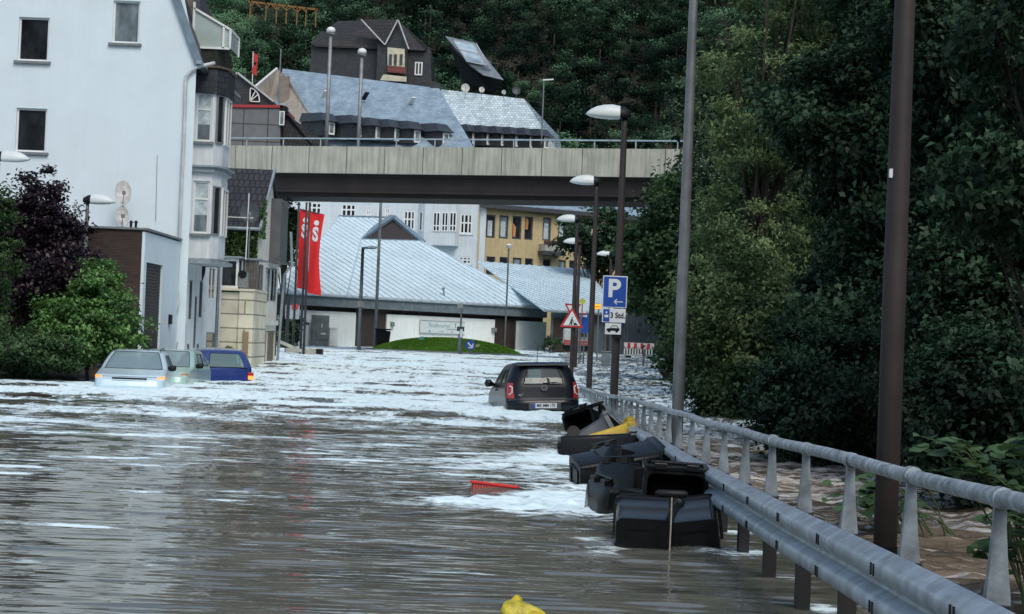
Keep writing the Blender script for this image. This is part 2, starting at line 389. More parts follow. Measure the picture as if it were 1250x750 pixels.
def crown(rg, cens, dirs, crad, m, leaf, tbase, tvar=.3):
    k = len(cens); c = np.repeat(cens, m, 0); cr = np.repeat(crad, m)[:, None]
    g = rg.normal(size=(k*m, 3))*.45; g[:, 2] *= .6
    pts = c+g*cr
    t = np.repeat(tbase+tvar*rg.normal(size=k)*.5, m)+.28*np.clip(g[:, 2]*2, -1, 1)+rg.normal(size=k*m)*.1  # clump tops lighter, undersides darker: shading painted into the leaf tint
    return pts, leaf*(.6+.7*rg.random(k*m)), t, np.repeat(dirs, m, 0)
def tree(name, label, cat, base, boxes, ncl, m, leaf, lm, seed, group=None, crad=.6, tr=.18, tb=.45, wd=.6, upb=.6, trunk_top=None, lean=0, droop=.3, shell=.5, crown_name='crown', bark=None, twigs=26):
    rg = np.random.default_rng(seed); t = thing(name, label, cat, base, group)
    P = []; Ls = []; T = []; O = []; cc = []
    tot = sum(b[1][0]*b[1][1]*b[1][2] for b in boxes)
    for cen, rad in boxes:
        n = max(4, int(ncl*(rad[0]*rad[1]*rad[2])/tot)); cs, d = clumps(rg, cen, rad, n, shell); cc += list(cs)
        hz = (cs[:, 2]-cs[:, 2].min())/max(.1, np.ptp(cs[:, 2]))
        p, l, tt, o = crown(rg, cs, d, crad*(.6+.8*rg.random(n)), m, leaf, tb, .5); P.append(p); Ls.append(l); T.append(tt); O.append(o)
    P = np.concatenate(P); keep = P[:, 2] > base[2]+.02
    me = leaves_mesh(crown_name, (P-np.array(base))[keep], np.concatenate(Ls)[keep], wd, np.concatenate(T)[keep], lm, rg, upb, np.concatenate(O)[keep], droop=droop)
    o = bpy.data.objects.new(crown_name, me); COL.objects.link(o); o.parent = t
    mb = MB(); b = Vector(base); top = Vector(trunk_top or boxes[0][0]); k = []
    for i in range(7):
        s = i/6; k.append(b.lerp(top, s)+Vector((math.sin(s*5+seed)*.18*s, math.cos(s*4+seed)*.18*s, 0)))
    k[0] = k[0]-Vector((0, 0, .6)); mb.tube(k, [tr*(1-.75*i/6) for i in range(7)], 9)
    for j in range(min(twigs, len(cc))):
        c = Vector(cc[int(rg.integers(len(cc)))]); s = .25+.6*rg.random(); i = min(5, int(s*6)); st = k[i].lerp(k[i+1], s*6-i)
        mid = st.lerp(c, .5)+Vector((0, 0, .15*(c-st).length*(rg.random()-.2)))
        mb.tube([st, st.lerp(mid, .5)+Vector((0, 0, .04)), mid, c], [tr*.34, tr*.25, tr*.17, tr*.05], 5)
    mb.build('trunk', bark or m_bark, t, smooth=True)
    return t
# ================================================================== THE SETTING
def structure(name, mb_or_me, mats, smooth=False):
    if isinstance(mb_or_me, MB): o = mb_or_me.build(name, mats, smooth=smooth)
    else:
        mb_or_me.materials.append(mats); o = bpy.data.objects.new(name, mb_or_me); COL.objects.link(o)
    o['kind'] = 'structure'; return o
m_ground = M('wet_asphalt', (.05, .05, .05), .6, var=.3, scale=1.5, bump=.3, bscale=40)
m_soil = M('dark_soil', (.03, .026, .018), .95, var=.5, scale=.6, bump=.5, bscale=6)
g = MB(); g.box(-900, 900, -300, 1500, -2.4, -1.2); structure('ground', g, m_ground)
m_water = water_material()
def wake(px, py, rx, ry, st, Y=None):
    if Y is None: Y = CAMZ*F/((py-.04*(px-625)*1.0)-415)
    WAKES.append((at(px, py, Y).x, Y, rx, ry, st))
wake(735, 668, .28, .8, .20); wake(870, 672, .25, .6, .12); wake(690, 600, .5, 2.2, .16); wake(600, 612, .65, .8, .16)
wake(700, 620, .7, 1.2, .14); wake(640, 500, 1.4, 3, .14, 43); wake(700, 556, .7, 2, .16); wake(160, 474, 1.6, 2.5, .12, 49); wake(560, 612, .4, .4, .12)
wake(620, 560, .9, 2.2, .07, 25); wake(150, 540, .9, .25, .18, 27.5); wake(215, 548, .5, .2, .16, 26.6); wake(30, 640, .7, .12, .2, 14.9); wake(345, 655, .3, .1, .18, 14.8); wake(110, 646, .35, .1, .16, 14.9)
WAKES += [(1.95, y, .2, .25, .22) for y in (11.8, 13.4, 15, 16.6)]
wr = random.Random(12)
for _ in range(34):
    wy = wr.uniform(12.5, 27); WAKES.append((wr.uniform(-.26*wy, .05*wy), wy, wr.uniform(.10, .42)*wy/15, wr.uniform(.05, .13)*wy/15, wr.uniform(.10, .20)))
structure('floodwater', build_water(), m_water)
g = MB(); g.grid([[(x, y, .84 if y > 150 else -.12) for x in (-400, -60, 60, 400)] for y in (-60, 150, 190)]); 
def gridz(name, xs, ys, fz, mat, smooth=True):
    m = MB(); m.grid([[(x, y, fz(x, y)) for x in xs] for y in ys]); return structure(name, m, mat, smooth)
rr = np.random.default_rng(3)
hn = rr.random((60, 60))
def hillz(x, y):
    i, j = int(x/9) % 59, int(y/9) % 59; n = hn[j, i]*1.2
    return -1+max(0, y-184)*.66+max(0, x-14)*.30*min(1, max(0, (y-150)/40))+n*.5
gridz('hillside', list(range(-160, 161, 8)), list(range(180, 420, 8)), hillz, m_soil)
gridz('added_dark_hill_behind', list(range(-300, 301, 30)), list(range(-260, -60, 20)), lambda x, y: -1.3+max(0, -100-y)*.5, M('added_hill_green', (.03, .04, .03), .95, var=.5, scale=.05))  # added hill out of view, darkens reflections and cuts frontal light
def bankz(x, y):
    return -1.0+2.4*min(1, max(0, (x-6.6-.012*y)/3.4))**.8+max(0, x-13)*.42
gridz('river_bank', [4, 5.5, 6.5, 7.5, 8.5, 10, 12, 15, 20, 30, 45, 70], list(range(-6, 190, 6)), bankz, m_soil)
def lbankz(x, y):
    t = min(1, max(0, (y-43)/9.0)); d = max(0, (-9.6-x))
    return -1.0+1.10*min(1, d/1.6)*t*t*(3-2*t)
gridz('left_verge', [-60, -30, -18, -14, -12, -11, -10.2, -9.6, -9, -8.6], list(range(30, 57, 2)), lbankz, m_soil)
# pavement strip at the far side where the street comes out of the water
m = MB(); m.box(-22, -9.7, 57, 124, -1.2, .02); structure('pavement', m, M('pavement_slabs', (.22, .22, .21), .8, var=.2, scale=3))

# ================================================================== WHITE TOWNHOUSE
XF = -10.68
H1 = thing('townhouse', 'tall white rendered townhouse with a weathered cream bay at left of the street', 'house', (-12, 63, 0))
def q63(px, py): return at(px, py, 63.0)
eave = q63(240, 76); slope0 = q63(213, 0); sl = (slope0-eave); XS = q63(180, 27).x; ZT = 17.0
OX, OZ = -19.5, -1.0
def hole(px, py, wd, ht, Y=63.0):
    c = at(px, py, Y); return (c.x-wd/2-OX, c.z-ht/2-OZ, wd, ht)
hs = [hole(41, 48, .98, 1.40), hole(38, 159, .98, 1.40), hole(154, 27, .86, 1.36), hole(-70, 48, .98, 1.4), hole(-73, 159, .98, 1.4)]
m = MB(); wall(m, (OX, 63, OZ), (1, 0, 0), XS-OX, ZT-OZ, hs, (0, -1, 0), .16)
xt = eave.x+sl.x/sl.z*(ZT-eave.z)
if xt < XS: zc = eave.z+(XS-eave.x)*sl.z/sl.x
m.poly([(XS, 63, OZ), (eave.x, 63, OZ), (eave.x, 63, eave.z), (XS, 63, eave.z)])
m.poly([(XS, 63, eave.z), (eave.x, 63, eave.z), (max(xt, XS), 63, ZT), (XS, 63, ZT)])
m.build('gable_wall', m_render, H1)
for i, h in enumerate(hs):
    window(H1, (OX, 63, OZ), (1, 0, 0), (0, -1, 0), h, m_wframe, m_glassp if i == 2 else m_glass, .11, .06, sill=m_sill, sillw=.1)
# street facade, rising to the eave
OF = Vector((XF, 63.001, -1.0))
def fh(py0, py1, y0, y1, X=XF):     # opening of the street facade from image heights
    ym = (y0+y1)/2; px = 625+X*F/ym; k = lambda py: at(px, py, ym).z
    return (y0-63.001, k(py1)+1.0, y1-y0, k(py0)-k(py1))
hs2 = [fh(352, 440, 63.25, 64.1), fh(342, 390, 65.0, 65.5), fh(362, 425, 66.2, 66.6), fh(343, 388, 67.1, 67.7), fh(326, 366, 69.0, 70.6), fh(406, 440, 69.0, 71.0), fh(420, 434, 65.0, 65.4), fh(420, 434, 67.0, 67.4)]
m = MB(); wall(m, OF, (0, 1, 0), 9.2, eave.z+1.0, hs2, (1, 0, 0), .05); m.box(-19.5, XF-.25, 72.0, 72.2, -1, 11); m.build('street_facade', m_bay, H1)
for i, h in enumerate(hs2):
    if i == 0:
        d = MB(); d.box(XF-.07, XF-.04, 63.27, 64.08, -1, h[1]-1+h[3]-.02); d.build('door', M('dark_door', (.02, .022, .025), .5), H1)
    else: window(H1, OF, (0, 1, 0), (1, 0, 0), h, m_wframe if i == 4 else m_sill, m_glass, .02, .05, vb=(.5,) if i == 4 else ())
# roof
t = sl.normalized(); nrm = Vector((t.z, 0, -t.x)); top = eave+sl*((ZT+1.5-eave.z)/sl.z)
e0 = eave-t*.25
m = MB(); m.prism([e0+Vector((0, -.12, 0)), top+Vector((0, -.12, 0)), top+nrm*.14+Vector((0, -.12, 0)), e0+nrm*.14+Vector((0, -.12, 0))], (0, 9.3, 0))
rf = m.build('roof', brickmat('roof_slate', (.035, .04, .045), (.06, .065, .07), (.01, .01, .01), .28, .22, .012, 'yz', .5), H1)
m = MB(); m.prism([e0+Vector((0, -.16, 0))-nrm*.02, top+Vector((0, -.16, 0))-nrm*.02, top+nrm*.20+Vector((0, -.16, 0)), e0+nrm*.20+Vector((0, -.16, 0))], (0, .035, 0)); m.build('verge_board', M('blue_grey_verge', (.16, .22, .27), .5), H1)
m = MB(); m.box(-19.5, top.x, 63.0, 72.2, top.z-.06, top.z+.05); m.build('roof_terrace', m_sill, H1)
m = MB(); y0 = 65.4; c = at(230, 10, y0); m.box(c.x-.22, c.x+.22, y0, y0+.9, 10.2, c.z+1.1); m.build('chimney', brickmat('mottled_chimney', (.22, .19, .17), (.11, .10, .09), (.2, .2, .2), .24, .08, .01, 'xz'), rf)
# bay
bp = [(XF, 64.3), (-9.98, 64.3), (-9.76, 64.8), (-9.76, 66.3), (-9.98, 66.8), (XF, 66.8)]
def zat(px, py, Y): return at(px, py, Y).z
zb0, zb1 = zat(250, 318, 64.5), zat(250, 115, 64.5)
OB = Vector((XF, 64.3, zb0))
def bh(px, py, wd, ht):
    c = at(px, py, 64.3); return (c.x-wd/2-XF, c.z-ht/2-zb0, wd, ht)
bw = [bh(249, 143, .52, 1.60), bh(245, 253, .54, 1.72)]
m = MB(); wall(m, OB, (1, 0, 0), -9.98-XF, zb1-zb0, bw, (0, -1, 0), .12)
for (a, b) in ((1, 2), (2, 3), (3, 4), (4, 5)):
    p, q = bp[a], bp[b]; m.poly([(p[0], p[1], zb0), (q[0], q[1], zb0), (q[0], q[1], zb1), (p[0], p[1], zb1)])
m.poly([(x, y, zb0+.001) for x, y in bp]); bay = m.build('bay', m_bay, H1)
for i, h in enumerate(bw): window(bay, OB, (1, 0, 0), (0, -1, 0), h, m_wframe, m_glassp, .08, .06, hb=(.66,), sill=m_sill, curtain=[(.1, .9, .35, .97)], sillw=.12)
for zc in (zat(275, 150, 65.5), zat(275, 260, 65.5)):
    window(bay, (-9.757, 65.0, 0), (0, 1, 0), (1, 0, 0), (0, zc-.8, 1.2, 1.6), m_wframe, m_glass, -.03, .07, vb=(.5,))
    cx, cy = (-9.74-9.44)/2, 64.6; U = Vector((.22, .5, 0)).normalized(); window(bay, (-9.975, 64.31, 0), U, (U.y, -U.x, 0), (.06, zc-.8, .42, 1.6), m_sill, m_glass, -.03, .05)
def ring(mb, z0, z1, o):
    pts = [(bp[0][0], bp[0][1]-o), (bp[1][0]+o*.6, bp[1][1]-o), (bp[2][0]+o, bp[2][1]-o*.5), (bp[3][0]+o, bp[3][1]+o*.5), (bp[4][0]+o*.6, bp[4][1]+o), (bp[5][0], bp[5][1]+o)]
    mb.prism([(x, y, z0) for x, y in pts], (0, 0, z1-z0))
m = MB()
zc = zat(250, 209, 64.5); ring(m, zc-.05, zc+.1, .14); ring(m, zc+.1, zc+.16, .22); m.build('cornice', m_zinc, bay); m = MB(); ring(m, zb0-.12, zb0-.02, .26); ring(m, zb0-.02, zb0+.05, .14)
m.build('cornice', m_zinc, bay)
m = MB(); ring(m, zb1, zb1+.82, .10); m.build('slate_parapet', m_dslate, bay)
m = MB(); ring(m, zb1+.83, zb1+.90, .17); m.build('parapet_capping', M('rusty_capping', (.10, .075, .06), .6), bay)
m = MB(); ring(m, zb1+.9, zb1+1.5, -.04); m.build('planter_hedge', M('mossy_planter', (.02, .024, .018), .9, var=.6, scale=6, bump=1, bscale=14), bay)
za = zb1+1.5; b = at(239, 12, 64.6); c = at(283, 38, 64.6)
m = MB(); m.poly([(b.x, 64.35, za+.03), (c.x-.05, 64.35, za+.03), (c.x-.05, 64.35, c.z), (b.x, 64.35, b.z)]); m.poly([(c.x, 64.4, za+.03), (c.x, 66.3, za+.03), (c.x, 66.3, c.z), (c.x, 64.4, c.z)])
scr = m.build('wind_screen', M('frosted_glass', (.36, .44, .42), .3, var=.12, scale=2), bay)
m = MB()
for p0, p1 in (((b.x, za), (c.x, za)), ((b.x, b.z), (c.x, c.z)), ((b.x, za), (b.x, b.z+.2)), ((c.x, za), (c.x, c.z)), ((c.x-.22, za), (c.x-.22, c.z+.1))): m.bar((p0[0], 64.32, p0[1]), (p1[0], 64.32, p1[1]), .07, .07, (0, 1, 0))
m.bar((c.x, 66.3, za), (c.x, 66.3, c.z), .07, .07, (0, 1, 0)); m.bar((c.x, 64.35, c.z), (c.x, 66.3, c.z), .06, .06); m.build('screen_frame', m_wframe, scr)
# gutter + drainpipe
m = MB(); m.tube([at(262, 77, 63.2), at(241, 82, 62.9), at(234, 86, 62.9), at(227, 94, 62.9), at(225, 160, 62.9), at(216, 350, 62.9), at(217, 372, 62.85), at(212, 388, 62.8)], .055, 8); dp = m.build('drainpipe', M('pale_pipe', (.5, .53, .54), .5), H1, smooth=True)
m = MB(); m.bar((eave.x+.1, 62.8, eave.z-.02), (eave.x+.1, 72, eave.z-.02), .16, .12); m.build('gutter', m_zinc, H1)
m = MB(); m.tube([at(192, 190, 62.97), at(190, 270, 62.97)], .008, 4); m.build('cable', m_sill, H1)

# ---- annex with brick wall and roller door
AN = thing('garage_annex', 'low flat garage annex with brown brick end wall and white roller-door side', 'garage', (-13, 57, 0))
ztop = zat(175, 281, 57)
m = MB(); m.box(-19.5, XF-.12, 57.0, 57.2, -1, ztop); m.build('brick_wall', brickmat('brown_brick', (.075, .042, .032), (.045, .028, .024), (.045, .04, .037), .25, .083, .012, 'xz', .85), AN)
XA = XF-.02
yA, yB = 57.32, 60.0; zd = zat(187, 322, 58.6)
m = MB(); wall(m, (XA, 57.0, -1), (0, 1, 0), 5.95, ztop+1-.05, [(yA-57, .0, yB-yA, zd+1)], (1, 0, 0), .10); m.box(XF-.115, XA-.003, 56.985, 57.0, -1, ztop-.05); m.build('side_wall', m_render, AN)
m = MB(); z = -1.0
while z < zd-.05: m.box(XA-.10, XA-.07+.012, yA+.02, yB-.02, z, z+.075); m.box(XA-.11, XA-.085, yA+.02, yB-.02, z+.075, z+.095); z += .095
m.build('roller_door', M('dull_brown_shutter', (.05, .043, .04), .6, var=.2), AN)
m = MB(); m.box(-19.5, XA+.06, 56.93, 63, ztop, ztop+.06); m.build('roof', m_sill, AN)
m = MB(); c = at(200, 409, 61.5); m.box(XA, XA+.08, c.y-.15, c.y+.15, 1.6, 1.9); m.build('intercom_box', m_black, AN)
def dish(name, label, px, py, Y, r, pole_z, group, col=(.5, .5, .48), face=(.25, -.9, .3), flat=.55):
    c = at(px, py, Y); t = thing(name, label, 'satellite dish', (c.x, Y, pole_z), group)
    n = Vector(face).normalized(); a = n.cross(Vector((0, 0, 1))).normalized(); b = a.cross(n)
    m = MB(); rows = []
    for i in range(7):
        q = i/6; rows.append([c+(a*math.cos(k*math.pi/10)*flat+b*math.sin(k*math.pi/10))*r*q+n*(r*.22*q*q) for k in range(21)])
    m.grid(rows); m.build('reflector', M('dish_%s' % name+str(round(col[0], 2)), col, .5, var=.3, scale=6), t, smooth=True)
    m = MB(); m.tube([c-b*r*.9+n*.02, c+n*r*.9-b*r*.3], .012, 5); m.box(-.05, .05, -.05, .05, -.06, .06, Matrix.Translation(c+n*r*.9-b*r*.25)); m.build('feed_arm', m_sill, t)
    m = MB(); m.tube([(c.x, Y+.1, pole_z), (c.x, Y+.1, c.z-.05), c], .025, 6); m.build('mast', m_sill, t)
    return t
dish('satellite_dish', 'larger upper satellite dish on the annex roof against the white gable', 150, 237, 62.2, .43, ztop, None, flat=.6)
dish('satellite_dish', 'smaller lower satellite dish on the annex roof against the white gable', 149, 265, 62.0, .34, ztop, None, flat=.6)
m = MB()
for px in (160, 166): c = at(px, 272, 61.8); m.tube([(c.x, 61.8, ztop), (c.x, 61.8, c.z)], .04, 6); m.tube([(c.x, 61.8, c.z), (c.x, 61.8, c.z+.07)], [.08, .02], 6)
tag(m.build('roof_vent', m_black), 'pair of short dark vent pipes on the flat annex roof', 'roof vent')

# ================================================================== BEIGE HOUSE with terrace, ivy and tiled roof
H2 = thing('beige_house', 'old beige house with an ivy clad gable, dark tiled roof and stone terrace block', 'house', (-11, 76, 0))
m_beige = M('beige_render', (.66, .65, .58), .85, var=.12, scale=2, streak=.4, dirt=(.36, .33, .27), bump=.1)
m_stone = brickmat('beige_stone_cladding', (.80, .76, .60), (.70, .66, .52), (.28, .25, .2), 2.4, .52, .03, 'xz', .8)
X2 = -9.95
def fy(px, py, X): return atx(px, py, X)
zt2 = zat(285, 357, 72.3); xr = at(309, 400, 72.3).x
m = MB(); m.box(-12.5, xr-.55, 72.3, 76, -1, zt2); m.box(xr-.54, xr, 72.2, 76, -1, zt2+.05); m.box(-12.5, xr+.02, 72.15, 76, zt2+.06, zt2+.14); m.build('terrace_block', m_stone, H2)
m = MB(); c = at(303, 425, 72.2); m.box(xr-.36, xr-.14, 72.17, 72.2, -1, 1.45); m.build('door', M('tan_door', (.26, .19, .12), .6), H2)
# winter garden
z0 = zt2+.14; z1 = zat(280, 316, 72.5); xw = at(291, 340, 72.5).x
m = MB(); m.poly([(-12, 72.52, z0), (xw, 72.52, z0), (xw, 72.52, z1), (-12, 72.52, z1)]); m.poly([(xw, 72.52, z0), (xw, 75.5, z0), (xw, 75.5, z1), (xw, 72.52, z1)])
wg = m.build('winter_garden', m_glass, H2); m = MB()
x = xw
for k in range(6): m.box(x-.09, x, 72.45, 72.53, z0, z1); x -= .52 if k % 2 else .62
m.box(-12, xw, 72.44, 72.54, z1-.09, z1+.02); m.box(-12, xw, 72.44, 72.54, z0, z0+.1); m.build('frame', m_wframe, wg)
m = MB(); x = xw+.03
while x < xr-.02: m.box(x, x+.085, 73.4, 73.43, z0, z1-.02); x += .1
m.build('wooden_screen', M('grey_boards', (.12, .11, .105), .8, var=.3, scale=8), H2)
m = MB(); m.box(-12.2, xw+.15, 72.3, 76, z1+.03, z1+.09); m.box(xw+.15, xr, 73.3, 76, z1+.03, z1+.08); m.build('terrace_roof', m_zinc, H2)
# body
ye, yr_, yb = 75.8, 79.4, 83.0; ze = zat(300, 276, 75.8); zr = zat(322, 207, 79.4)
def h2(px0, px1, py0, py1):
    a = fy(px0, py0, X2); b = fy(px1, py1, X2); ya, yb2 = a.y, b.y; pm = (px0+px1)/2; c0 = fy(pm, py1, X2).z; c1 = fy(pm, py0, X2).z
    return (ya-76, c0+1, yb2-ya, c1-c0)
hs3 = [h2(312, 314.4, 323, 367), h2(314.9, 317, 323, 367), h2(317.4, 319.6, 323, 367), h2(325, 328, 327, 368), h2(331, 333, 328, 368), h2(334, 336, 328, 368),
       h2(311, 316, 404, 445), h2(319, 325, 404, 445), h2(327, 335, 404, 445)]
m = MB(); wall(m, (X2, 76, -1), (0, 1, 0), 7.0, ze+1, hs3, (1, 0, 0), .06)
m.poly([(X2, 76, ze), (X2, 83, ze), (X2, yr_, zr-.1)]); m.poly([(-14, 76, -1), (X2, 76, -1), (X2, 76, ze), (-14, 76, ze)]); m.poly([(-14, 83, -1), (X2, 83, -1), (X2, 83, ze), (-14, 83, ze)])
m.build('wall', m_beige, H2)
for i, h in enumerate(hs3):
    if i < 6: window(H2, (X2, 76, -1), (0, 1, 0), (1, 0, 0), h, m_sill, m_glass, .02, .05)
    else:
        a = MB(); a.box(X2-.08, X2-.05, 76+h[0], 76+h[0]+h[2], -1, -1+h[1]+h[3]); a.build('shutter', M('tan_shutter', (.16, .125, .09), .7, var=.3), H2)
m = MB(); m.box(X2+.002, X2+.12, 76.1, 83, 1.75, 1.95); m.build('string_course', m_beige, H2)
m_tile = brickmat('dark_roof_tiles', (.035, .032, .034), (.055, .05, .05), (.008, .008, .008), .22, .30, .03, 'xz', .55, bump=1.0)
m = MB(); pr = [(ye-.15, ze-.1), (yr_, zr), (83.2, ze-.1), (83.2, ze-.22), (yr_, zr-.14), (ye-.15, ze-.22)]
m.prism([(X2+.12, y, z) for y, z in pr], (-4.3, 0, 0)); rf = m.build('roof', m_tile, H2)
m = MB(); m.bar((X2+.15, ye-.2, ze-.1), (X2+.15, yr_, zr+.03), .09, .14); m.build('verge', m_zinc, rf)
m = MB(); m.tube([(-14, ye-.22, ze-.12), (X2+.14, ye-.22, ze-.12)], .07, 8); m.build('gutter', m_zinc, rf)
m = MB(); zz0, zz1 = 4.4, 6.9; m.box(X2-.001, X2+.42, 79.9, 82.4, zz0, zz1); m.box(X2, X2+.48, 79.8, 82.5, zz0-.1, zz0); m.build('oriel', M('dark_grey_cladding', (.09, .095, .10), .6), H2)
m = MB(); m.tube([(X2+.5, 82.9, ze+.2), (X2+.6, 82.9, 4.3), (X2+.3, 82.9, 3.9), (X2+.15, 82.9, 0)], .06, 6); m.build('drainpipe', m_zinc, H2)
rg = np.random.default_rng(5)
n = 2600; cx = rg.uniform(-11.6, X2+.02, n); zz = z1+rg.random(n)**.8*(ze-z1-.1); cy = 75.85-rg.random(n)*.2
n2 = 350; cx2 = np.full(n2, X2+.08)+rg.random(n2)*.1; cy2 = 76+rg.random(n2)*1.1*1.0; zz2 = 5.1+rg.random(n2)*2.0; zz2 = np.minimum(zz2, ze+.3+(cy2-75.8)*.65)
P = np.concatenate([np.stack([cx, cy, zz], 1), np.stack([cx2, cy2, zz2], 1)]); ntot = len(P)
m_ivy = leafmat('ivy_leaves', (.03, .06, .02), (.12, .20, .06))
iv = thing('ivy', 'ivy growing up the gable of the beige house under the tiled roof', 'ivy', (-10.8, 76, 3))
me = leaves_mesh('ivy_leaves', P-np.array([-10.8, 76, 3]), .12+.08*rg.random(ntot), .8, .4+.25*rg.normal(size=ntot), m_ivy, rg, .1, np.tile([0, -1., 0], (ntot, 1)))
o = bpy.data.objects.new('foliage', me); COL.objects.link(o); o.parent = iv
m = MB()
for k in range(5): x = -11.4+k*.33; m.tube([(x, 75.95, z1), (x+.1, 75.94, (z1+ze)/2), (x-.05, 75.95, ze-.2)], .015, 4)
m.build('stem', m_bark, iv)
dish('satellite_dish', 'dark blue grey satellite dish on a mast before the tiled roof of the beige house', 305, 260, 73.2, .40, z1, None, (.06, .075, .09), (.1, -.95, .1), .9)
c = at(304, 236, 73.0); m = MB(); m.tube([(at(300, 316, 73).x, 73.0, z1), (c.x, 73.0, c.z)], .022, 6); m.bar((c.x-.75, 73.0, at(304, 266, 73).z), (c.x+.2, 73.0, at(304, 266, 73).z), .03, .03); tag(m.build('aerial_mast', m_wframe), 'thin white aerial mast with crossbar rising from the terrace roof', 'aerial')
c = at(296, 335, 72.4); t = thing('air_conditioner', 'small grey outdoor fan unit on the terrace block corner', 'air conditioner', (c.x, 72.6, zt2+.14))
m = MB(); m.box(c.x-.2, c.x+.2, 72.45, 72.8, zt2+.18, zt2+.75); m.build('casing', m_sill, t, bevel=.02)
m = MB(); m.tube([(c.x, 72.46, c.z), (c.x, 72.43, c.z)], .15, 16); m.build('fan_grille', m_black, t)

# ---- thin grey street pole before the white house
c0 = at(252, 440, 67.5); c1 = at(257, 322, 67.5)
t = thing('street_lamp', 'slim grey lamp post with small hanging lamp under the bay of the white house', 'street lamp', (c0.x+.3, 67.5, -.9))
m = MB(); m.tube([(c0.x+.3, 67.5, -1), (c1.x+.3, 67.5, c1.z)], [.07, .05], 8); m.build('pole', m_pole_l, t, smooth=True)
m = MB(); a = at(247, 330, 67.5); m.bar((c1.x+.3, 67.5, c1.z-.1), (a.x, 67.5, c1.z-.1), .05, .05); m.tube([(a.x, 67.5, c1.z-.05), (a.x, 67.5, c1.z-.35), (a.x, 67.5, c1.z-.6)], [.12, .1, .03], 8); m.build('lantern', m_black, t)

# ================================================================== BRIDGE
BR = thing('road_bridge', 'concrete road bridge with stained pale parapet and dark girder spanning above the street', 'bridge', (-12, 112, 9))
BL = Vector((at(200, 178, 116).x, 116, 0)); BRt = Vector((at(1000, 184, 104).x, 104, 0)); BU = (BRt-BL).normalized(); BN = Vector((BU.y, -BU.x, 0)); BLEN = (BRt-BL).length
m_conc = M('stained_concrete', (.42, .42, .35), .85, var=.16, scale=.9, streak=.65, dirt=(.13, .14, .12), bump=.2)
m_girder = M('dark_girder_concrete', (.022, .016, .015), .8, var=.3, scale=.8, streak=.4)
m = MB(); s = 0.0; PW = 2.34
def bb(mb, s0, s1, d0, d1, z0, z1):
    vs = [BL+BU*s_+BN*d_+Vector((0, 0, z_)) for z_ in (z0, z1) for s_, d_ in ((s0, d0), (s1, d0), (s1, d1), (s0, d1))]
    mb.add(vs, [(3,2,1,0),(4,5,6,7),(0,1,5,4),(1,2,6,5),(2,3,7,6),(3,0,4,7)])
BZ0, BZ1 = 10.68, 12.22
while s < BLEN: bb(m, s+.022, s+PW-.022, 0, -.3, BZ0, BZ1); s += PW
m.build('parapet', m_conc, BR)
m = MB(); bb(m, 0, BLEN, -.05, -.27, BZ0+.02, BZ1-.03); m.build('joint_filler', m_black, BR)
m = MB(); bb(m, 0, BLEN, -.5, -9, 9.75, 10.9); bb(m, 0, BLEN, -.42, -1.2, 9.62, 9.74); bb(m, 0, BLEN, -1.3, -8.6, 9.64, 9.746); bb(m, 0, BLEN, -.9, -1.25, 9.38, 9.61); bb(m, 0, BLEN, -.28, -.6, 10.55, 11.0); m.build('girder', m_girder, BR)
m = MB(); bb(m, 0, BLEN, -9, -9.3, BZ0, BZ1-.2); m.build('far_parapet', m_conc, BR)
m = MB(); s = .6
while s < BLEN: bb(m, s, s+.06, -.12, -.18, BZ1, BZ1+.44); s += 2.34
bb(m, 0, BLEN, -.10, -.20, BZ1+.42, BZ1+.50); m.build('railing', M('pale_blue_rail', (.33, .42, .47), .5, .2), BR)
for s in (46, ): 
    m = MB(); bb(m, s, s+1.4, -2, -7, -1, 9.63); m.build('pier', m_conc, BR)
m = MB(); bb(m, -3, 1, -.2, -9, -1, 10.6); m.build('abutment', m_conc, BR)
def ball_lamp(px, pyt, label):
    Y = 122.3; a = at(px, pyt, Y); t = thing('bridge_lamp', label, 'street lamp', (a.x, Y, 11), 'lamps on the bridge')
    m = MB(); m.tube([(a.x, Y, 10.9), (a.x, Y, a.z-.2)], [.14, .10], 8); m.build('pole', M('pale_grey_pole', (.25, .27, .28), .5, .3), t, smooth=True)
    m = MB(); m.tube([(a.x, Y, a.z-.3), (a.x, Y, a.z-.2), (a.x+.05, Y, a.z)], [.10, .26, .2], 10); m.build('collar', m_sill, t)
    m = MB(); m.tube([(a.x, Y, a.z-.12), (a.x, Y, a.z+.08), (a.x, Y, a.z+.2), (a.x, Y, a.z+.26)], [.27, .28, .2, .05], 12); m.build('lamp_head', m_wframe, t, smooth=True)
ball_lamp(404, 38, 'taller left lamp on the bridge in front of the slate roof'); ball_lamp(442, 64, 'shorter right lamp on the bridge in front of the slate roof')

# ================================================================== HOUSES BEHIND THE BRIDGE
def quad(mb, pts): mb.poly([at(*p) for p in pts])
def thick(mb, pts, off): mb.prism([at(*p) for p in pts], off)
m_slate = brickmat('wet_blue_slate', (.24, .33, .41), (.34, .44, .53), (.23, .31, .38), .30, .2, .03, 'xz', .42, bump=.2)
m_slate2 = brickmat('pale_wet_slate', (.42, .54, .58), (.72, .84, .88), (.30, .38, .42), .32, .24, .03, 'xz', .45, bump=.2)
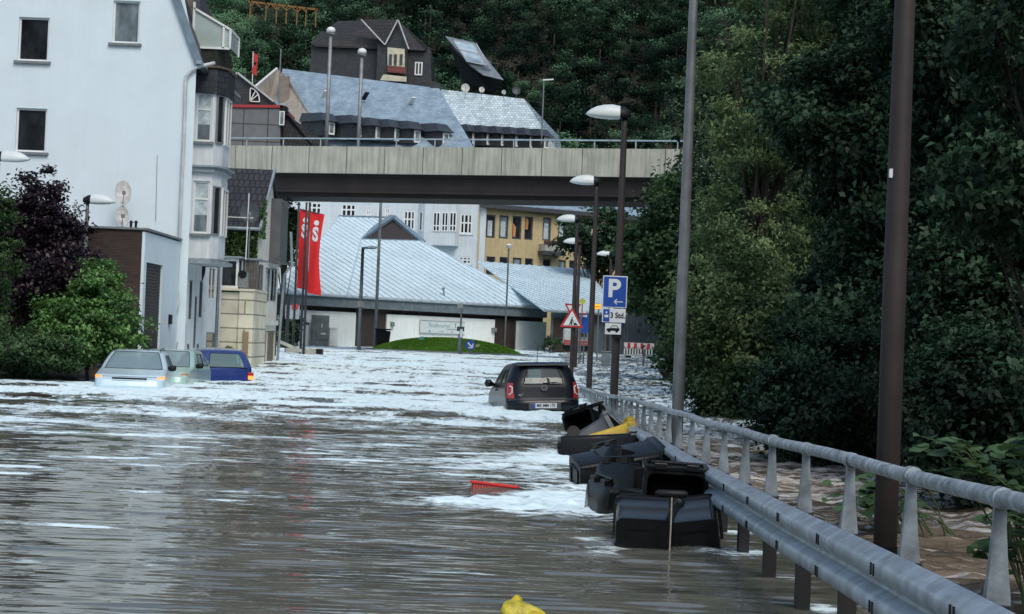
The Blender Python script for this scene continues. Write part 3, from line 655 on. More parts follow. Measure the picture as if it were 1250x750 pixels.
# dark gabled house with red stripe
H3 = thing('gabled_house', 'dark gabled house with fan window and red striped grey wall behind the bridge', 'house', (-16, 126, 8))
m = MB(); thick(m, [(255, 100, 126), (290, 90, 126), (334, 124, 126), (334, 130, 126), (255, 130, 126)], (0, 8, 0)); m.build('gable', m_dslate, H3)
m = MB(); m.bar(at(334, 124, 125.8), at(290, 89, 125.8), .12, .10, (0, 1, 0)); m.bar(at(290, 89, 125.8), at(255, 114, 125.8), .12, .10, (0, 1, 0)); m.build('verge_board', M('pale_verge', (.45, .48, .5), .5), H3)
m = MB(); c = at(305, 124, 125.9); pts = []
for k in range(9): a = k/8*math.pi/2; pts.append(c+Vector((math.cos(a)*.62, 0, math.sin(a)*.85)))
for a_, b_ in zip(pts, pts[1:]): m.bar(a_, b_, .07, .1, (0, 1, 0))
for k in (0, 3, 5, 8): m.bar(c, pts[k], .06, .08, (0, 1, 0))
fw_ = m.build('fan_window', m_wframe, H3); m = MB(); m.poly([c+Vector((0, .06, 0))]+[p+Vector((0, .06, 0)) for p in pts]); m.build('pane', m_glass, fw_)
m = MB(); thick(m, [(255, 132, 125), (342, 132, 125), (342, 230, 125), (255, 230, 125)], (0, 7, 0)); m.build('panel_wall', brickmat('grey_wall_panels', (.17, .18, .19), (.19, .2, .21), (.05, .05, .05), 1.55, 1.1, .04, 'xz', .6, offset=0), H3)
m = MB(); thick(m, [(255, 127.5, 124.9), (345, 128.5, 124.9), (345, 131.8, 124.9), (255, 131, 124.9)], (0, 7.1, 0)); m.build('red_fascia', M('red_fascia', (.35, .03, .03), .5), H3)
m = MB(); thick(m, [(342, 128, 124.9), (350, 130, 124.9), (350, 137, 124.9), (342, 137, 124.9)], (0, 1, 0)); thick(m, [(342, 137, 125.2), (344, 137, 125.2), (344, 200, 125.2), (342, 200, 125.2)], (0, 2, 0)); m.build('corner_trim', m_black, H3)
m = MB(); thick(m, [(343, 138, 126), (352, 141, 126), (396, 173, 128), (400, 200, 128), (343, 200, 126)], (0, .3, 0)); m.build('roof', m_tile, H3)
window(H3, at(340.5, 153, 124.9), (1, 0, 0), (0, -1, 0), (0, 0, .34, .9), m_wframe, m_glassp, -.02, .07)

# long slate roofed house (grey walls seen under the bridge)
GL = at(300, 300, 172); GR = at(592, 300, 168); GU = Vector((GR.x-GL.x, GR.y-GL.y, 0)); GLEN = GU.length; GU.normalize(); GN = Vector((GU.y, -GU.x, 0))
def plane_uv(px, py, P0, U, N):
    o = cam.location; d = fw*F+rt*(px-625)+up*(375-py); k = (Vector((P0.x, P0.y, 0))-Vector((o.x, o.y, 0))).dot(N)/d.dot(N)
    p = o+d*k; return (p-Vector((P0.x, P0.y, 0))).dot(U), p.z
cam_loc = Vector((0, 0, CAMZ)); cam.matrix_world = cam.matrix_world
def puv(px, py, P0, U, N):
    d = fw*F+rt*(px-625)+up*(375-py); q = Vector((P0.x, P0.y, CAMZ)); k = (q-cam_loc).dot(N)/d.dot(N); p = cam_loc+d*k
    return (p-q).dot(U), p.z
def pholes(L, P0, U, N, zb):
    r = []
    for (x0, y0, x1, y1) in L:
        u0_, z1_ = puv(x0, (y0), P0, U, N); u1_, z0_ = puv(x1, y1, P0, U, N); r.append((u0_, z0_-zb, u1_-u0_, z1_-z0_))
    return r
H4 = thing('long_grey_house', 'long pale grey house with white windows and blue slate mansard roof with dormers', 'house', (-14, 170, 0))
m_greyw = M('pale_grey_render', (.60, .66, .69), .85, var=.06, streak=.25, dirt=(.3, .32, .33), scale=.8)
GZ = 17.3
W4 = pholes([(417, 249, 434, 265), (447, 251, 453, 263), (461, 253, 466, 268), (470, 254, 476, 269), (493, 257, 506, 281), (562, 261, 576, 286), (375, 247, 392, 262), (560, 313, 575, 323), (493, 312, 506, 330)], GL, GU, GN, -1)
m = MB(); wall(m, (GL.x, GL.y, -1), GU, GLEN, GZ+1, W4, GN, .2); m.build('wall', m_greyw, H4)
for h in W4: window(H4, (GL.x, GL.y, -1), GU, GN, h, m_wframe, m_glass, .05, .13, vb=(.34, .67) if h[2] > .8 else (.5,), hb=(.55,), sill=m_greyw)
# shallow bay
b0, _ = puv(510, 270, GL, GU, GN); b1, _ = puv(560, 270, GL, GU, GN); zb_, zt_ = puv(530, 300, GL, GU, GN)[1], GZ-.3
Q = lambda u, d, z: Vector((GL.x, GL.y, 0))+GU*u+GN*d+Vector((0, 0, z))
m = MB(); m.prism([Q(b0, 0, zb_), Q(b0+.8, .9, zb_), Q(b1-.1, .9, zb_), Q(b1+.1, 0, zb_)], (0, 0, zt_-zb_)); by = m.build('bay', m_greyw, H4)
for (x0, x1) in ((529, 537), (539.5, 547), (549, 557)):
    OBq = Q(0, .9, 0); h = pholes([(x0, 259, x1, 283)], OBq, GU, GN, 0)[0]; window(by, (OBq.x, OBq.y, 0), GU, GN, h, m_wframe, m_glass, -.04, .10, vb=(.5,), hb=(.3,))
window(by, Q(b0+.15, .2, 0), (Q(b0+.8, .9, 0)-Q(b0, 0, 0)), (Q(b0+.8, .9, 0)-Q(b0, 0, 0)).cross(Vector((0, 0, 1))).normalized(), (.2, puv(520, 283, GL, GU, GN)[1], .55, 1.7), m_wframe, m_glass, -.05, .1)
m = MB(); m.bar(Q(-1, .15, GZ-.15), Q(GLEN, .15, GZ-.15), .5, .3); m.build('cornice', M('pale_cornice', (.5, .52, .53), .7), H4); m = MB(); m.bar(Q(0, .08, zb_-.1), Q(b0-.05, .08, zb_-.1), .2, .2); m.build('cornice', M('pale_cornice', (.5, .52, .53), .7), H4)
m = MB(); thick(m, [(322, 188, 171), (345, 84, 178), (536, 108, 176), (583, 188, 168)], (0, .35, -.1)); rf4 = m.build('roof', m_slate, H4)
m = MB(); m.poly([at(310, 107, 173), at(339, 84, 177.5), at(352, 97, 176), at(402, 180, 170.2), at(402, 190, 170.2), at(310, 190, 173)]); m.build('gable_wall', M('beige_gable_render', (.33, .29, .25), .85, streak=.4, dirt=(.18, .16, .14)), H4)
m = MB(); thick(m, [(340, 93, 175), (352.5, 93, 175), (352.5, 132, 175), (340, 132, 175)], (0, .9, 0)); m.build('chimney', M('tan_chimney_render', (.22, .18, .15), .85), rf4)
m = MB(); m.bar(at(309, 108, 172.9), at(338, 83.5, 177.4), .16, .12); m.build('verge_board', m_wframe, rf4)
def dormer(parent, px, py, Y, s=1.0, ang=R(48), parts=True):
    c = at(px, py, Y); T = Matrix.Translation(c) @ Matrix.Rotation(ang, 4, 'Z') @ Matrix.Scale(s, 4)
    m = MB(); m.box(-.75, .75, 0, 3, -1.1, .25, T); d = m.build('dormer', m_dslate, parent)
    m = MB(); rows = []
    for (y, e, z) in ((-.35, 1.02, .22), (-.1, .9, .42), (.35, .72, .95), (3.0, .72, 1.0)): rows.append([T @ Vector((-e, y, z)), T @ Vector((e, y, z))])
    m.grid(rows)
    for sx in (-1, 1): m.poly([T @ Vector((sx*1.02, -.35, .22)), T @ Vector((sx*.9, -.1, .42)), T @ Vector((sx*.72, .35, .95)), T @ Vector((sx*.72, 3, 1.0)), T @ Vector((sx*1.02, 3, .22))])
    m.box(-1.02, 1.02, -.35, 3, .18, .218, T); m.build('roof', M('dormer_slate', (.035, .042, .05), .4, var=.35, scale=7), d)
    m = MB(); m.box(-.16, .66, -.04, -.005, -.98, .14, T); f = m.build('window', m_wframe, d)
    m = MB(); m.box(.02, .50, -.055, -.045, -.80, .0, T); m.build('pane', m_glassp, f)
for px, py in ((402, 150), (438, 153), (460, 156), (483, 158), (507, 160), (542, 163)): dormer(H4, px, py+1, 169.4, .95)
for px, py, mt in ((396, 116, m_wframe), (446, 118, m_black), (503, 124, m_wframe)):
    c = at(px, py, 173.5); m = MB(); T = Matrix.Translation(c) @ Euler((R(-35), 0, R(30))).to_matrix().to_4x4(); m.box(-.2, .2, -.5, .5, 0, .1, T); f = m.build('skylight', mt, rf4)
    m = MB(); m.box(-.13, .13, -.42, .42, .1, .12, T); m.build('pane', m_glassp, f)
H5 = thing('pale_roof_house', 'house with a paler wet slate roof adjoining the long grey house', 'house', (-3, 176, 0))
m = MB(); thick(m, [(536, 109, 194), (640, 121, 192), (682, 166, 187), (690, 200, 186), (583, 190, 186)], (0, .4, -.1)); rf5 = m.build('roof', m_slate2, H5)
m = MB(); a, b = at(578, 190, 186.2), at(690, 196, 186.3); m.prism([(a.x, a.y, -1), (b.x, b.y, -1), (b.x, b.y, a.z), (a.x, a.y, a.z)], (0, 9, 0)); m.build('wall', m_greyw, H5)
for k in range(6): dormer(H5, 578+17.5*k, 164+1.1*k, 186.4, .95)
m = MB(); thick(m, [(525, 99, 176), (538, 102, 176), (538, 122, 176), (525, 120, 176)], (0, 1, 0)); m.build('chimney', m_dslate, rf5)
for px, py, r_, cl, lb in ((568, 108, .42, (.42, .43, .4), 'large pale'), (588, 110, .28, (.5, .52, .5), 'mid sized white'), (615, 113, .22, (.4, .42, .42), 'small pale'), (630, 111, .42, (.03, .035, .045), 'dark')):
    dish('satellite_dish', lb+' satellite dish on the ridge of the paler slate roof', px, py, 175.4, r_, zat(px, 122, 175.4), None, cl, (.1, -.95, .25), .9)
# villa with dark mansard
H6 = thing('dark_villa', 'dark slate clad villa with cream balcony bay and tiled dormer on the wooded slope', 'house', (-13, 192, 20))
m_dtile = brickmat('dark_brown_tiles', (.03, .028, .03), (.045, .04, .042), (.008, .008, .008), .3, .35, .04, 'xz', .6)
m = MB(); Yv = 192
thick(m, [(376, 110, Yv), (381, 52, Yv), (392, 38, Yv), (525, 58, Yv), (528, 125, Yv)], (0, 9, 0)); m.build('wall', m_dslate, H6)
m = MB(); thick(m, [(381, 53, Yv-.5), (412, 26, Yv+3), (485, 24, Yv+3), (522, 57, Yv-.5), (519, 62, Yv-.5), (385, 57, Yv-.5)], (0, .5, 0)); m.build('roof', m_dtile, H6)
m = MB(); thick(m, [(459, 105, Yv-1.2), (461, 54, Yv-1.2), (471, 54, Yv-1.2), (486, 24, Yv-1.2), (497, 58, Yv-1.2), (497, 108, Yv-1.2)], (0, 2, 0)); gb = m.build('gabled_bay', m_dslate, H6)
m = MB(); thick(m, [(441, 24, Yv-1), (486, 24, Yv-1.5), (470, 55, Yv-1.5)], (0, .3, 0)); m.build('gable_roof', m_dtile, H6)
m = MB(); m.bar(at(470, 55, Yv-1.7), at(486, 24, Yv-1.7), .12, .2, (0, 1, 0)); m.bar(at(486, 24, Yv-1.7), at(499, 60, Yv-1.7), .12, .2, (0, 1, 0)); m.bar(at(441, 24, Yv-1.3), at(470, 55, Yv-1.6), .12, .2, (0, 1, 0)); m.build('verge_board', M('pale_verge', (.45, .48, .5), .5), gb)
m = MB(); thick(m, [(473, 88, Yv-1.45), (473, 58, Yv-1.45), (494, 60, Yv-1.45), (494, 90, Yv-1.45)], (0, .2, 0)); lg = m.build('loggia', M('cream_render', (.55, .53, .40), .8), H6)
for px in (476, 482, 489): window(lg, at(px-1.7, 80, Yv-1.47), (1, 0, 0), (0, -1, 0), (0, 0, .32, 1.1), m_sill, m_glass, 0, .04)
m = MB(); thick(m, [(473, 80, Yv-1.8), (495, 82, Yv-1.8), (495, 90, Yv-1.8), (473, 88, Yv-1.8)], (0, .08, 0)); m.build('balcony', M('red_brown_balcony', (.16, .04, .03), .6, var=.5, scale=8), lg)
m = MB(); thick(m, [(468, 91, Yv-1.8), (496, 94, Yv-1.8), (496, 100, Yv-1.8), (464, 98, Yv-1.8)], (0, .5, 0)); m.build('balcony_slab', M('cream_render', (.55, .53, .40), .8), lg)
window(H6, at(506, 92, Yv-.05), (1, 0, 0), (0, -1, 0), (0, 0, .75, 1.3), m_wframe, m_glass, -.04, .12, vb=(.5,))
# slope house: only its roof with a large roof window stands out of the trees
H7 = thing('hillside_house', 'house on the wooded slope whose tilted dark roof holds one large pale roof window', 'house', (-4, 204, 30))
m = MB(); thick(m, [(543, 44, 206), (579, 52, 206), (603, 83, 202), (615, 98, 201), (590, 92, 201), (575, 81, 202)], (0, .25, -.05)); m.build('roof', M('grey_sheet_roof', (.16, .19, .22), .45, .2), H7)
m = MB(); thick(m, [(554, 49, 205.3), (577, 54, 205.3), (592, 79, 202), (570, 74, 202)], (0, .05, .05)); f = m.build('roof_window', M('pale_sky_glass', (.36, .46, .52), .12, var=.3, scale=.8), H7)
m = MB()
for a, b in (((553, 49), (578, 54)), ((578, 54), (595, 80)), ((595, 80), (570, 75)), ((570, 75), (553, 49)), ((585, 66), (561, 61)), ((599, 84), (581, 53))): m.bar(at(*a, 201.4)+Vector((0, .0, .0)), at(*b, 201.4), .12, .16, (0, 1, 0))
m.build('frame', M('alu_trim', (.4, .43, .45), .4, .4), f)
m = MB(); thick(m, [(549, 54, 208), (573, 82, 205), (590, 93, 204), (610, 99, 204), (600, 112, 205), (566, 100, 208)], (0, 4, 0)); m.build('wall', m_dslate, H7)
# flag on the slope
a, b = at(309, 100, 140), at(309, 63, 140)
t = thing('flag', 'small red flag with a dark emblem on a pole in front of the wood', 'flag', (a.x, 140, a.z-3))
m = MB(); m.tube([a-Vector((0, 0, 3)), b], .03, 6); m.build('pole', m_wframe, t)
m = MB(); m.grid([[b+Vector((.02+.32*u+.03*math.sin(v*6), .06*math.sin(v*5+u*3), -.1-1.5*v-.12*u)) for u in np.linspace(0, 1, 5)] for v in np.linspace(0, 1, 9)]); cl = m.build('cloth', M('red_cloth', (.45, .03, .03), .8), t, smooth=True)
m = MB(); m.tube([b+Vector((.19, -.09, -.85)), b+Vector((.19, -.075, -.85))], .11, 8); m.build('emblem', m_black, cl)
a = at(343, 60, 150); m = MB(); m.tube([(a.x, 150, a.z), (a.x, 150, a.z-5)], .05, 6); tag(m.build('mast', m_pole_l), 'thin bare mast rising from the slope left of the slate roof', 'mast')
# rusty frame on the hill
t = thing('pergola', 'long rusty orange steel frame standing high on the wooded slope', 'pergola', at(345, 30, 212))
m = MB(); m.bar(at(303, 2, 212), at(388, 12, 212), .12, .2)
for px in (306, 325, 338, 350, 363, 374, 386): m.bar(at(px, 1+(px-303)*.118, 212), at(px-1, 24+(px-303)*.118, 212), .12, .12, (0, 1, 0))
for px in (306, 325, 338, 350, 363): m.bar(at(px, 8+(px-303)*.118, 211.9), at(px+5, 3+(px-303)*.118, 211.9), .1, .1, (0, 1, 0)); m.bar(at(px+6, 3+(px-303)*.118, 211.9), at(px+12, 9+(px-303)*.118, 211.9), .1, .1, (0, 1, 0))
m.build('frame', M('rusty_steel', (.20, .10, .03), .8), t)
# lamp in the wood
a = at(664, 98, 185); t = thing('street_lamp', 'tiny lamp post half hidden in the wood behind the bridge', 'street lamp', (a.x, 185, a.z-6))
m = MB(); m.tube([(a.x, 185, a.z-6), (a.x, 185, a.z)], .07, 6); m.build('pole', m_pole_l, t); m = MB(); m.bar((a.x-.1, 185, a.z), (a.x+.9, 185, a.z+.1), .2, .12); m.build('lamp_head', m_wframe, t)

# ================================================================== YELLOW BUILDING
YL = at(583, 300, 168); YR = at(800, 300, 178); YU = Vector((YR.x-YL.x, YR.y-YL.y, 0)); YLEN = YU.length; YU.normalize(); YN = Vector((YU.y, -YU.x, 0))
H8 = thing('yellow_house', 'ochre yellow apartment house with dark windows and a stone balcony under the bridge', 'house', (0, 172, 0))
cols = [(594, 604), (610, 620), (626, 636), (641, 650), (663, 672), (682, 690), (695, 703), (712, 721)]
L8 = [(a, 262+(a-594)*.05, b, 291+(a-594)*.05) for a, b in cols]+[(a, 313+(a-594)*.05, b, 336+(a-594)*.05) for a, b in cols]+[(736, 290, 744, 320), (755, 290, 763, 320)]
W8 = pholes(L8, YL, YU, YN, -1); ytop = puv(660, 254, YL, YU, YN)[1]
m = MB(); wall(m, (YL.x, YL.y, -1), YU, YLEN, ytop+1, W8, YN, .25); m.poly([(YL.x, YL.y, -1), (YL.x, YL.y+9, -1), (YL.x, YL.y+9, ytop), (YL.x, YL.y, ytop)]); m.build('wall', M('ochre_render', (.50, .40, .22), .85, var=.1, streak=.35, dirt=(.22, .17, .1)), H8)
m_df = M('dark_window_frame', (.05, .055, .06), .5)
for i, h in enumerate(W8):
    f = window(H8, (YL.x, YL.y, -1), YU, YN, h, m_df, m_glassp if i % 3 == 1 else m_glass, .12, .12, curtain=[(.25, .75, .08, .75)] if i in (0, 1, 4, 5, 6) else None)
    if i in (2, 3):
        q = MB(); O = Vector((YL.x, YL.y, -1))+YU*(h[0]+.15)-YN*.12+Vector((0, 0, h[1]+(.2 if i == 2 else .9))); q.poly([O, O+YU*.25, O+YU*.3+Vector((0, 0, h[3]*.4)), O+Vector((0, 0, h[3]*.6))]); q.build('orange_curtain', M('orange_curtain', (.55, .22, .08), .8), f)
m = MB(); p = Vector((YL.x, YL.y, ytop)); m.prism([p+YN*.6, p+YU*YLEN+YN*.6, p+YU*YLEN-YN*6+Vector((0, 0, 3.6)), p-YN*6+Vector((0, 0, 3.6))], (0, 0, -.25)); m.build('roof', m_slate, H8)
m = MB(); m.bar(p+YN*.5-Vector((0, 0, .25)), p+YU*YLEN+YN*.5-Vector((0, 0, .25)), .5, .35); m.build('eave_board', m_df, H8)
u0_, z1_ = puv(658, 298, YL, YU, YN); u1_, z0_ = puv(681, 308, YL, YU, YN); B = lambda u, d, z: Vector((YL.x, YL.y, 0))+YU*u+YN*d+Vector((0, 0, z))
m = MB(); m.prism([B(u0_, 0, z0_), B(u0_, 1.0, z0_), B(u1_, 1.0, z0_), B(u1_, 0, z0_)], (0, 0, z1_-z0_)); bc = m.build('balcony', m_conc, H8)
m = MB(); m.prism([B(u0_-.1, 0, z0_-.35), B(u0_-.1, 1.1, z0_-.35), B(u1_+.1, 1.1, z0_-.35), B(u1_+.1, 0, z0_-.35)], (0, 0, .34)); m.build('balcony_slab', m_df, bc)
m = MB()
for k in range(14): c = B(u0_+(u1_-u0_)*k/13, 1.0, z1_+.1); m.tube([c-Vector((0, 0, .1)), c+Vector((0, 0, .1)), c+Vector((0, 0, .22))], [.12, .14, .03], 6)
m.build('flower_boxes', M('red_green_flowers', (.09, .04, .04), .9, var=.8, scale=12), bc)
# dull house further right
H9 = thing('dull_beige_house', 'dull beige house end with one window behind the trees right of the yellow house', 'house', (8, 160, 0))
a = at(752, 322, 160); b = at(850, 322, 160); W9 = [(at(783, 392, 160).x-a.x, at(783, 392, 160).z+1, 1.6, 3.4)]
m = MB(); wall(m, (a.x, 160, -1), (1, 0, 0), b.x-a.x, a.z+1, W9, (0, -1, 0), .2); m.box(a.x-.1, b.x, 159.9, 165, a.z, a.z+.3); m.build('wall', M('dull_beige', (.20, .18, .15), .85, streak=.5), H9); window(H9, (a.x, 160, -1), (1, 0, 0), (0, -1, 0), W9[0], m_wframe, m_glass, .1, .12, vb=(.5,), sill=m_wframe)

# ================================================================== PAVILION WITH PALE METAL ROOF
PL_ = at(330, 400, 127.5); PR_ = at(668, 400, 146.0)
PU = Vector((PR_.x-PL_.x, PR_.y-PL_.y, 0)); PLEN = PU.length; PU.normalize(); PN = Vector((PU.y, -PU.x, 0))
H10 = thing('pavilion', 'low white walled pavilion with a big pale blue standing seam metal roof beyond the water', 'pavilion', (PL_.x+6, 138, 0))
def pp(px, py, d=0.0):
    O = Vector((PL_.x, PL_.y, 0))+PN*d; u, z = puv(px, py, O, PU, PN); return u, z
def PP(u, d, z): return Vector((PL_.x, PL_.y, 0))+PU*u+PN*d+Vector((0, 0, z))
def pbox(mb, u0, u1, d0, d1, z0, z1): mb.prism([PP(u0, d0, z0), PP(u0, d1, z0), PP(u1, d1, z0), PP(u1, d0, z0)], (0, 0, z1-z0))
m_pwall = M('white_panel_wall', (.80, .84, .82), .8, var=.06, streak=.25, dirt=(.42, .44, .42), scale=1)
m_brownd = M('dark_brown_timber', (.035, .024, .02), .7, var=.3, scale=4)
zE = pp(422, 368)[1]
m = MB()
U_ = lambda px: pp(px, 400)[0]
zwl = pp(520, 384)[1]-.12
for a, b in ((383, 434), (472, 604), (631, 667)): pbox(m, U_(a), U_(b), 0, -.25, -1, zwl)
pbox(m, U_(380)-3, U_(383), -.02, -.22, -1, zwl)
m.build('wall', m_pwall, H10)
m = MB(); pbox(m, U_(384)-3, U_(666), -.3, -.5, zwl-.2, zE+.1); m.build('clerestory', m_brownd, H10)
m = MB(); x = U_(360)
while x < U_(666): pbox(m, x, x+.08, -.24, -.31, zwl, zE); x += 1.6
m.build('clerestory_frame', m_df, H10)
m = MB(); pbox(m, U_(434)+.01, U_(472)-.01, -.1, -.2, -1, zwl+.3); m.build('door', m_brownd, H10)
m = MB(); pbox(m, U_(604)+.01, U_(631)-.01, -.1, -.2, -1, zwl+.1); d = m.build('door', m_brownd, H10)
m = MB()
for t in (.0, .33, .66, .97): u = U_(604)+.02+(U_(631)-U_(604)-.1)*t; pbox(m, u, u+.05, -.06, -.1, -1, zwl); 
m.build('door_frame', M('brown_frame', (.07, .05, .045), .6), d)
# roof
eo = .4; m_seam = M('pale_blue_sheet_roof', (.66, .80, .85), .4, .0, var=.12, scale=.35, streak=.3, dirt=(.36, .45, .49)); m_rib = M('roof_seam', (.44, .55, .60), .5, .0)
zE2 = pp(422, 360, eo)[1]
eL, eM, eR = PP(pp(338, 352, eo)[0], eo, zE2), PP(pp(424, 358, eo)[0], eo, zE2), PP(pp(669, 373, eo)[0], eo, zE2)
g0, g1, ap = at(441, 292, 146), at(513, 294, 152), at(479, 266, 151); r0_ = at(415, 264, 158)
def onplane(px, py, a, b, c):
    d = fw*F+rt*(px-625)+up*(375-py); n = (b-a).cross(c-a); k = (a-cam_loc).dot(n)/d.dot(n); return cam_loc+d*k
g0 = onplane(441, 292, eM, eR, g1); ap = onplane(479, 266, eL, eM, g0); r0_ = onplane(415, 264, eL, eM, g0)
bR = eR+Vector((-2, 16, 0)); bL = eL+Vector((-1, 26, 0))
def roofplane(mb, pts, updir, sp):
    mb.mi = 0; mb.prism(pts, (0, 0, -.12)); n = (pts[1]-pts[0]).cross(pts[2]-pts[0]).normalized()
    if n.z < 0: n = -n
    e = (pts[1]-pts[0]); L = e.length; e.normalize(); up_ = n.cross(e); up_ = up_ if up_.z > 0 else -up_
    # clip lines running up the slope against the polygon
    P2 = [((p-pts[0]).dot(e), (p-pts[0]).dot(up_)) for p in pts]; xs = [p[0] for p in P2]; x = min(xs)+sp*.5; mb.mi = 1
    while x < max(xs):
        ys = []
        for (x1, y1), (x2, y2) in zip(P2, P2[1:]+P2[:1]):
            if (x1-x)*(x2-x) < 0: ys.append(y1+(y2-y1)*(x-x1)/(x2-x1))
        if len(ys) >= 2: a = pts[0]+e*x+up_*min(ys)+n*.03; b = pts[0]+e*x+up_*max(ys)+n*.03; mb.bar(a, b, .055, .06, n)
        x += sp
    mb.mi = 0
m = MB(); roofplane(m, [eM, eR, g1, g0], None, .72); roofplane(m, [eL, eM, g0, ap, r0_], None, .72); roofplane(m, [eR, bR, g1+Vector((0, .5, 0))], None, .72); m.poly([g1, bR, r0_, ap]); m.poly([bR, bL, r0_]); m.poly([bL, eL, r0_])
rf = m.build('roof', [m_seam, m_rib], H10)
m = MB(); gi = Vector((0, .35, 0)); m.poly([g0+gi, g1+gi, ap+gi*1.2]); m.build('gablet', m_brownd, rf)
m = MB(); m.bar(g0-Vector((.2, 0, .1)), ap+Vector((0, -.1, .1)), .5, .22); m.bar(ap+Vector((0, -.1, .1)), g1+Vector((.2, 0, -.1)), .5, .22); m.bar(ap, r0_, .3, .15); m.bar(g0, g1, .15, .1); m.build('ridge_flashing', M('blue_flashing', (.16, .23, .29), .5), rf)
m = MB(); m.bar(eR, g1, .14, .1); m.bar(eM, g0, .1, .1); m.build('hip_flashing', m_rib, rf)
m = MB(); pbox(m, pp(338, 352, eo)[0], pp(669, 373, eo)[0], eo-.06, eo-.16, zE2-.85, zE2-.14); m.build('fascia', M('blue_grey_fascia', (.14, .18, .20), .6, streak=.2), H10)
m = MB(); a, b = PP(pp(338, 352, eo)[0], eo+.02, zE2-.12), PP(pp(669, 373, eo)[0], eo+.02, zE2-.12); m.tube([a, b], .1, 8); m.build('gutter', M('pale_gutter', (.45, .52, .56), .4, .3), H10)
c = at(411, 326, 140); m = MB(); m.box(c.x-.12, c.x+.12, c.y, c.y+.3, c.z-.5, c.z+.2); m.build('vent_pipe', m_zinc, rf)
c0, c1 = at(543, 366, 139), at(541, 353, 139); m = MB(); m.tube([c1, c0], .06, 6); m.tube([c1+Vector((0, 0, -.02)), c1+Vector((0, 0, .1))], .12, 6); m.build('vent_pipe', m_zinc, rf)
# wall sign (reads Stadtwerke-style lettering; only faint in the photo)
u0_, z1_ = pp(512, 391); u1_, z0_ = pp(566, 409)
sg = thing('wall_sign', 'long white information board with faint grey and blue lettering on the pavilion wall', 'sign', PP(u0_, 0, z0_))
m = MB(); pbox(m, u0_, u1_, .02, .06, z0_, z1_); m.build('panel', M('sign_white', (.6, .68, .68), .5, var=.03), sg)
m = MB(); m.bar(PP(u0_, .07, z0_), PP(u1_, .07, z0_), .05, .06); m.bar(PP(u0_, .07, z1_), PP(u1_, .07, z1_), .04, .03); m.bar(PP(u0_, .07, z0_), PP(u0_, .07, z1_), .04, .04, (0, 1, 0)); m.build('frame', m_zinc, sg)
ang = math.atan2(PU.y, PU.x); Tm = lambda u, d, z: Matrix.Translation(PP(u, d, z)) @ Matrix.Rotation(ang, 4, 'Z') @ UPR
um, zm = (u0_+u1_)/2, (z0_+z1_)/2; wdt = u1_-u0_
text('lettering', 'Stadtwerke', .44, M('faint_grey_ink', (.33, .42, .44), .6), sg, Tm(um-.3, .07, zm+.13), .004, local=False, sx=1.0)
text('lettering', 'Altena', .16, M('faint_green_ink', (.35, .5, .46), .6), sg, Tm(um-.1, .07, zm-.28), .004, local=False)
m = MB(); m.tube([PP(u0_+wdt*.22, .065, zm-.28), PP(u0_+wdt*.22, .075, zm-.28)], .08, 10); m.bar(PP(u1_-.9, .07, zm), PP(u1_-.9, .07, zm+.35), .05, .02, (0, 1, 0)); m.bar(PP(um+.4, .07, zm-.1), PP(u1_-.6, .07, zm-.1), .02, .04); m.build('emblem', M('ink_olive', (.2, .26, .24), .6), sg)
text('lettering', 'Info', .15, M('faint_red_ink', (.5, .28, .24), .6), sg, Tm(u0_+wdt*.72, .07, zm-.28), .004, local=False)
def wallbox(px, py, w_, h_, label, name='wall_box'):
    u, z = pp(px, py); q = MB(); pbox(q, u-w_/2, u+w_/2, .003, .2, z-h_/2, z+h_/2); tag(q.build(name, m_sill, bevel=.02), label, 'wall box')
wallbox(602, 403, .4, .3, 'small grey box on the pavilion wall beside the brown door'); wallbox(478, 396, .25, .3, 'small dark box on the pavilion wall near the left door', 'meter_box')
# grey cabinet, small white box, dark bin
u, z = pp(393, 400); t = thing('electrical_cabinet', 'tall grey electrical cabinet standing before the white pavilion wall', 'cabinet', PP(u, .7, .5)); zc0 = pp(393, 415, .7)[1]; zc1 = pp(393, 385, .7)[1]; u, _ = pp(393, 400, .7)
m = MB(); pbox(m, u-.62, u+.62, .7, .3, zc0-.6, zc1); m.build('casing', M('grey_cabinet_paint', (.17, .19, .19), .5), t, bevel=.03)
m = MB(); pbox(m, u-.54, u+.54, .73, .705, zc0, zc1-.1); dr = m.build('door', M('grey_cabinet_door', (.15, .17, .17), .5), t); m = MB(); pbox(m, u-.08, u-.02, .77, .735, zc0+.8, zc0+1.05); m.build('handle', m_wframe, dr); m = MB(); pbox(m, u-.1, u+.3, .75, .735, zc0+.35, zc0+.45); m.build('label_plate', m_wframe, dr)
u, _ = pp(407, 405, .7); m = MB(); pbox(m, u-.3, u+.32, .7, .2, -1, zc1-.85); pbox(m, u-.34, u+.36, .74, .16, zc1-.85, zc1-.78); tag(m.build('utility_box', m_pwall), 'low pale utility box beside the grey cabinet', 'utility box')
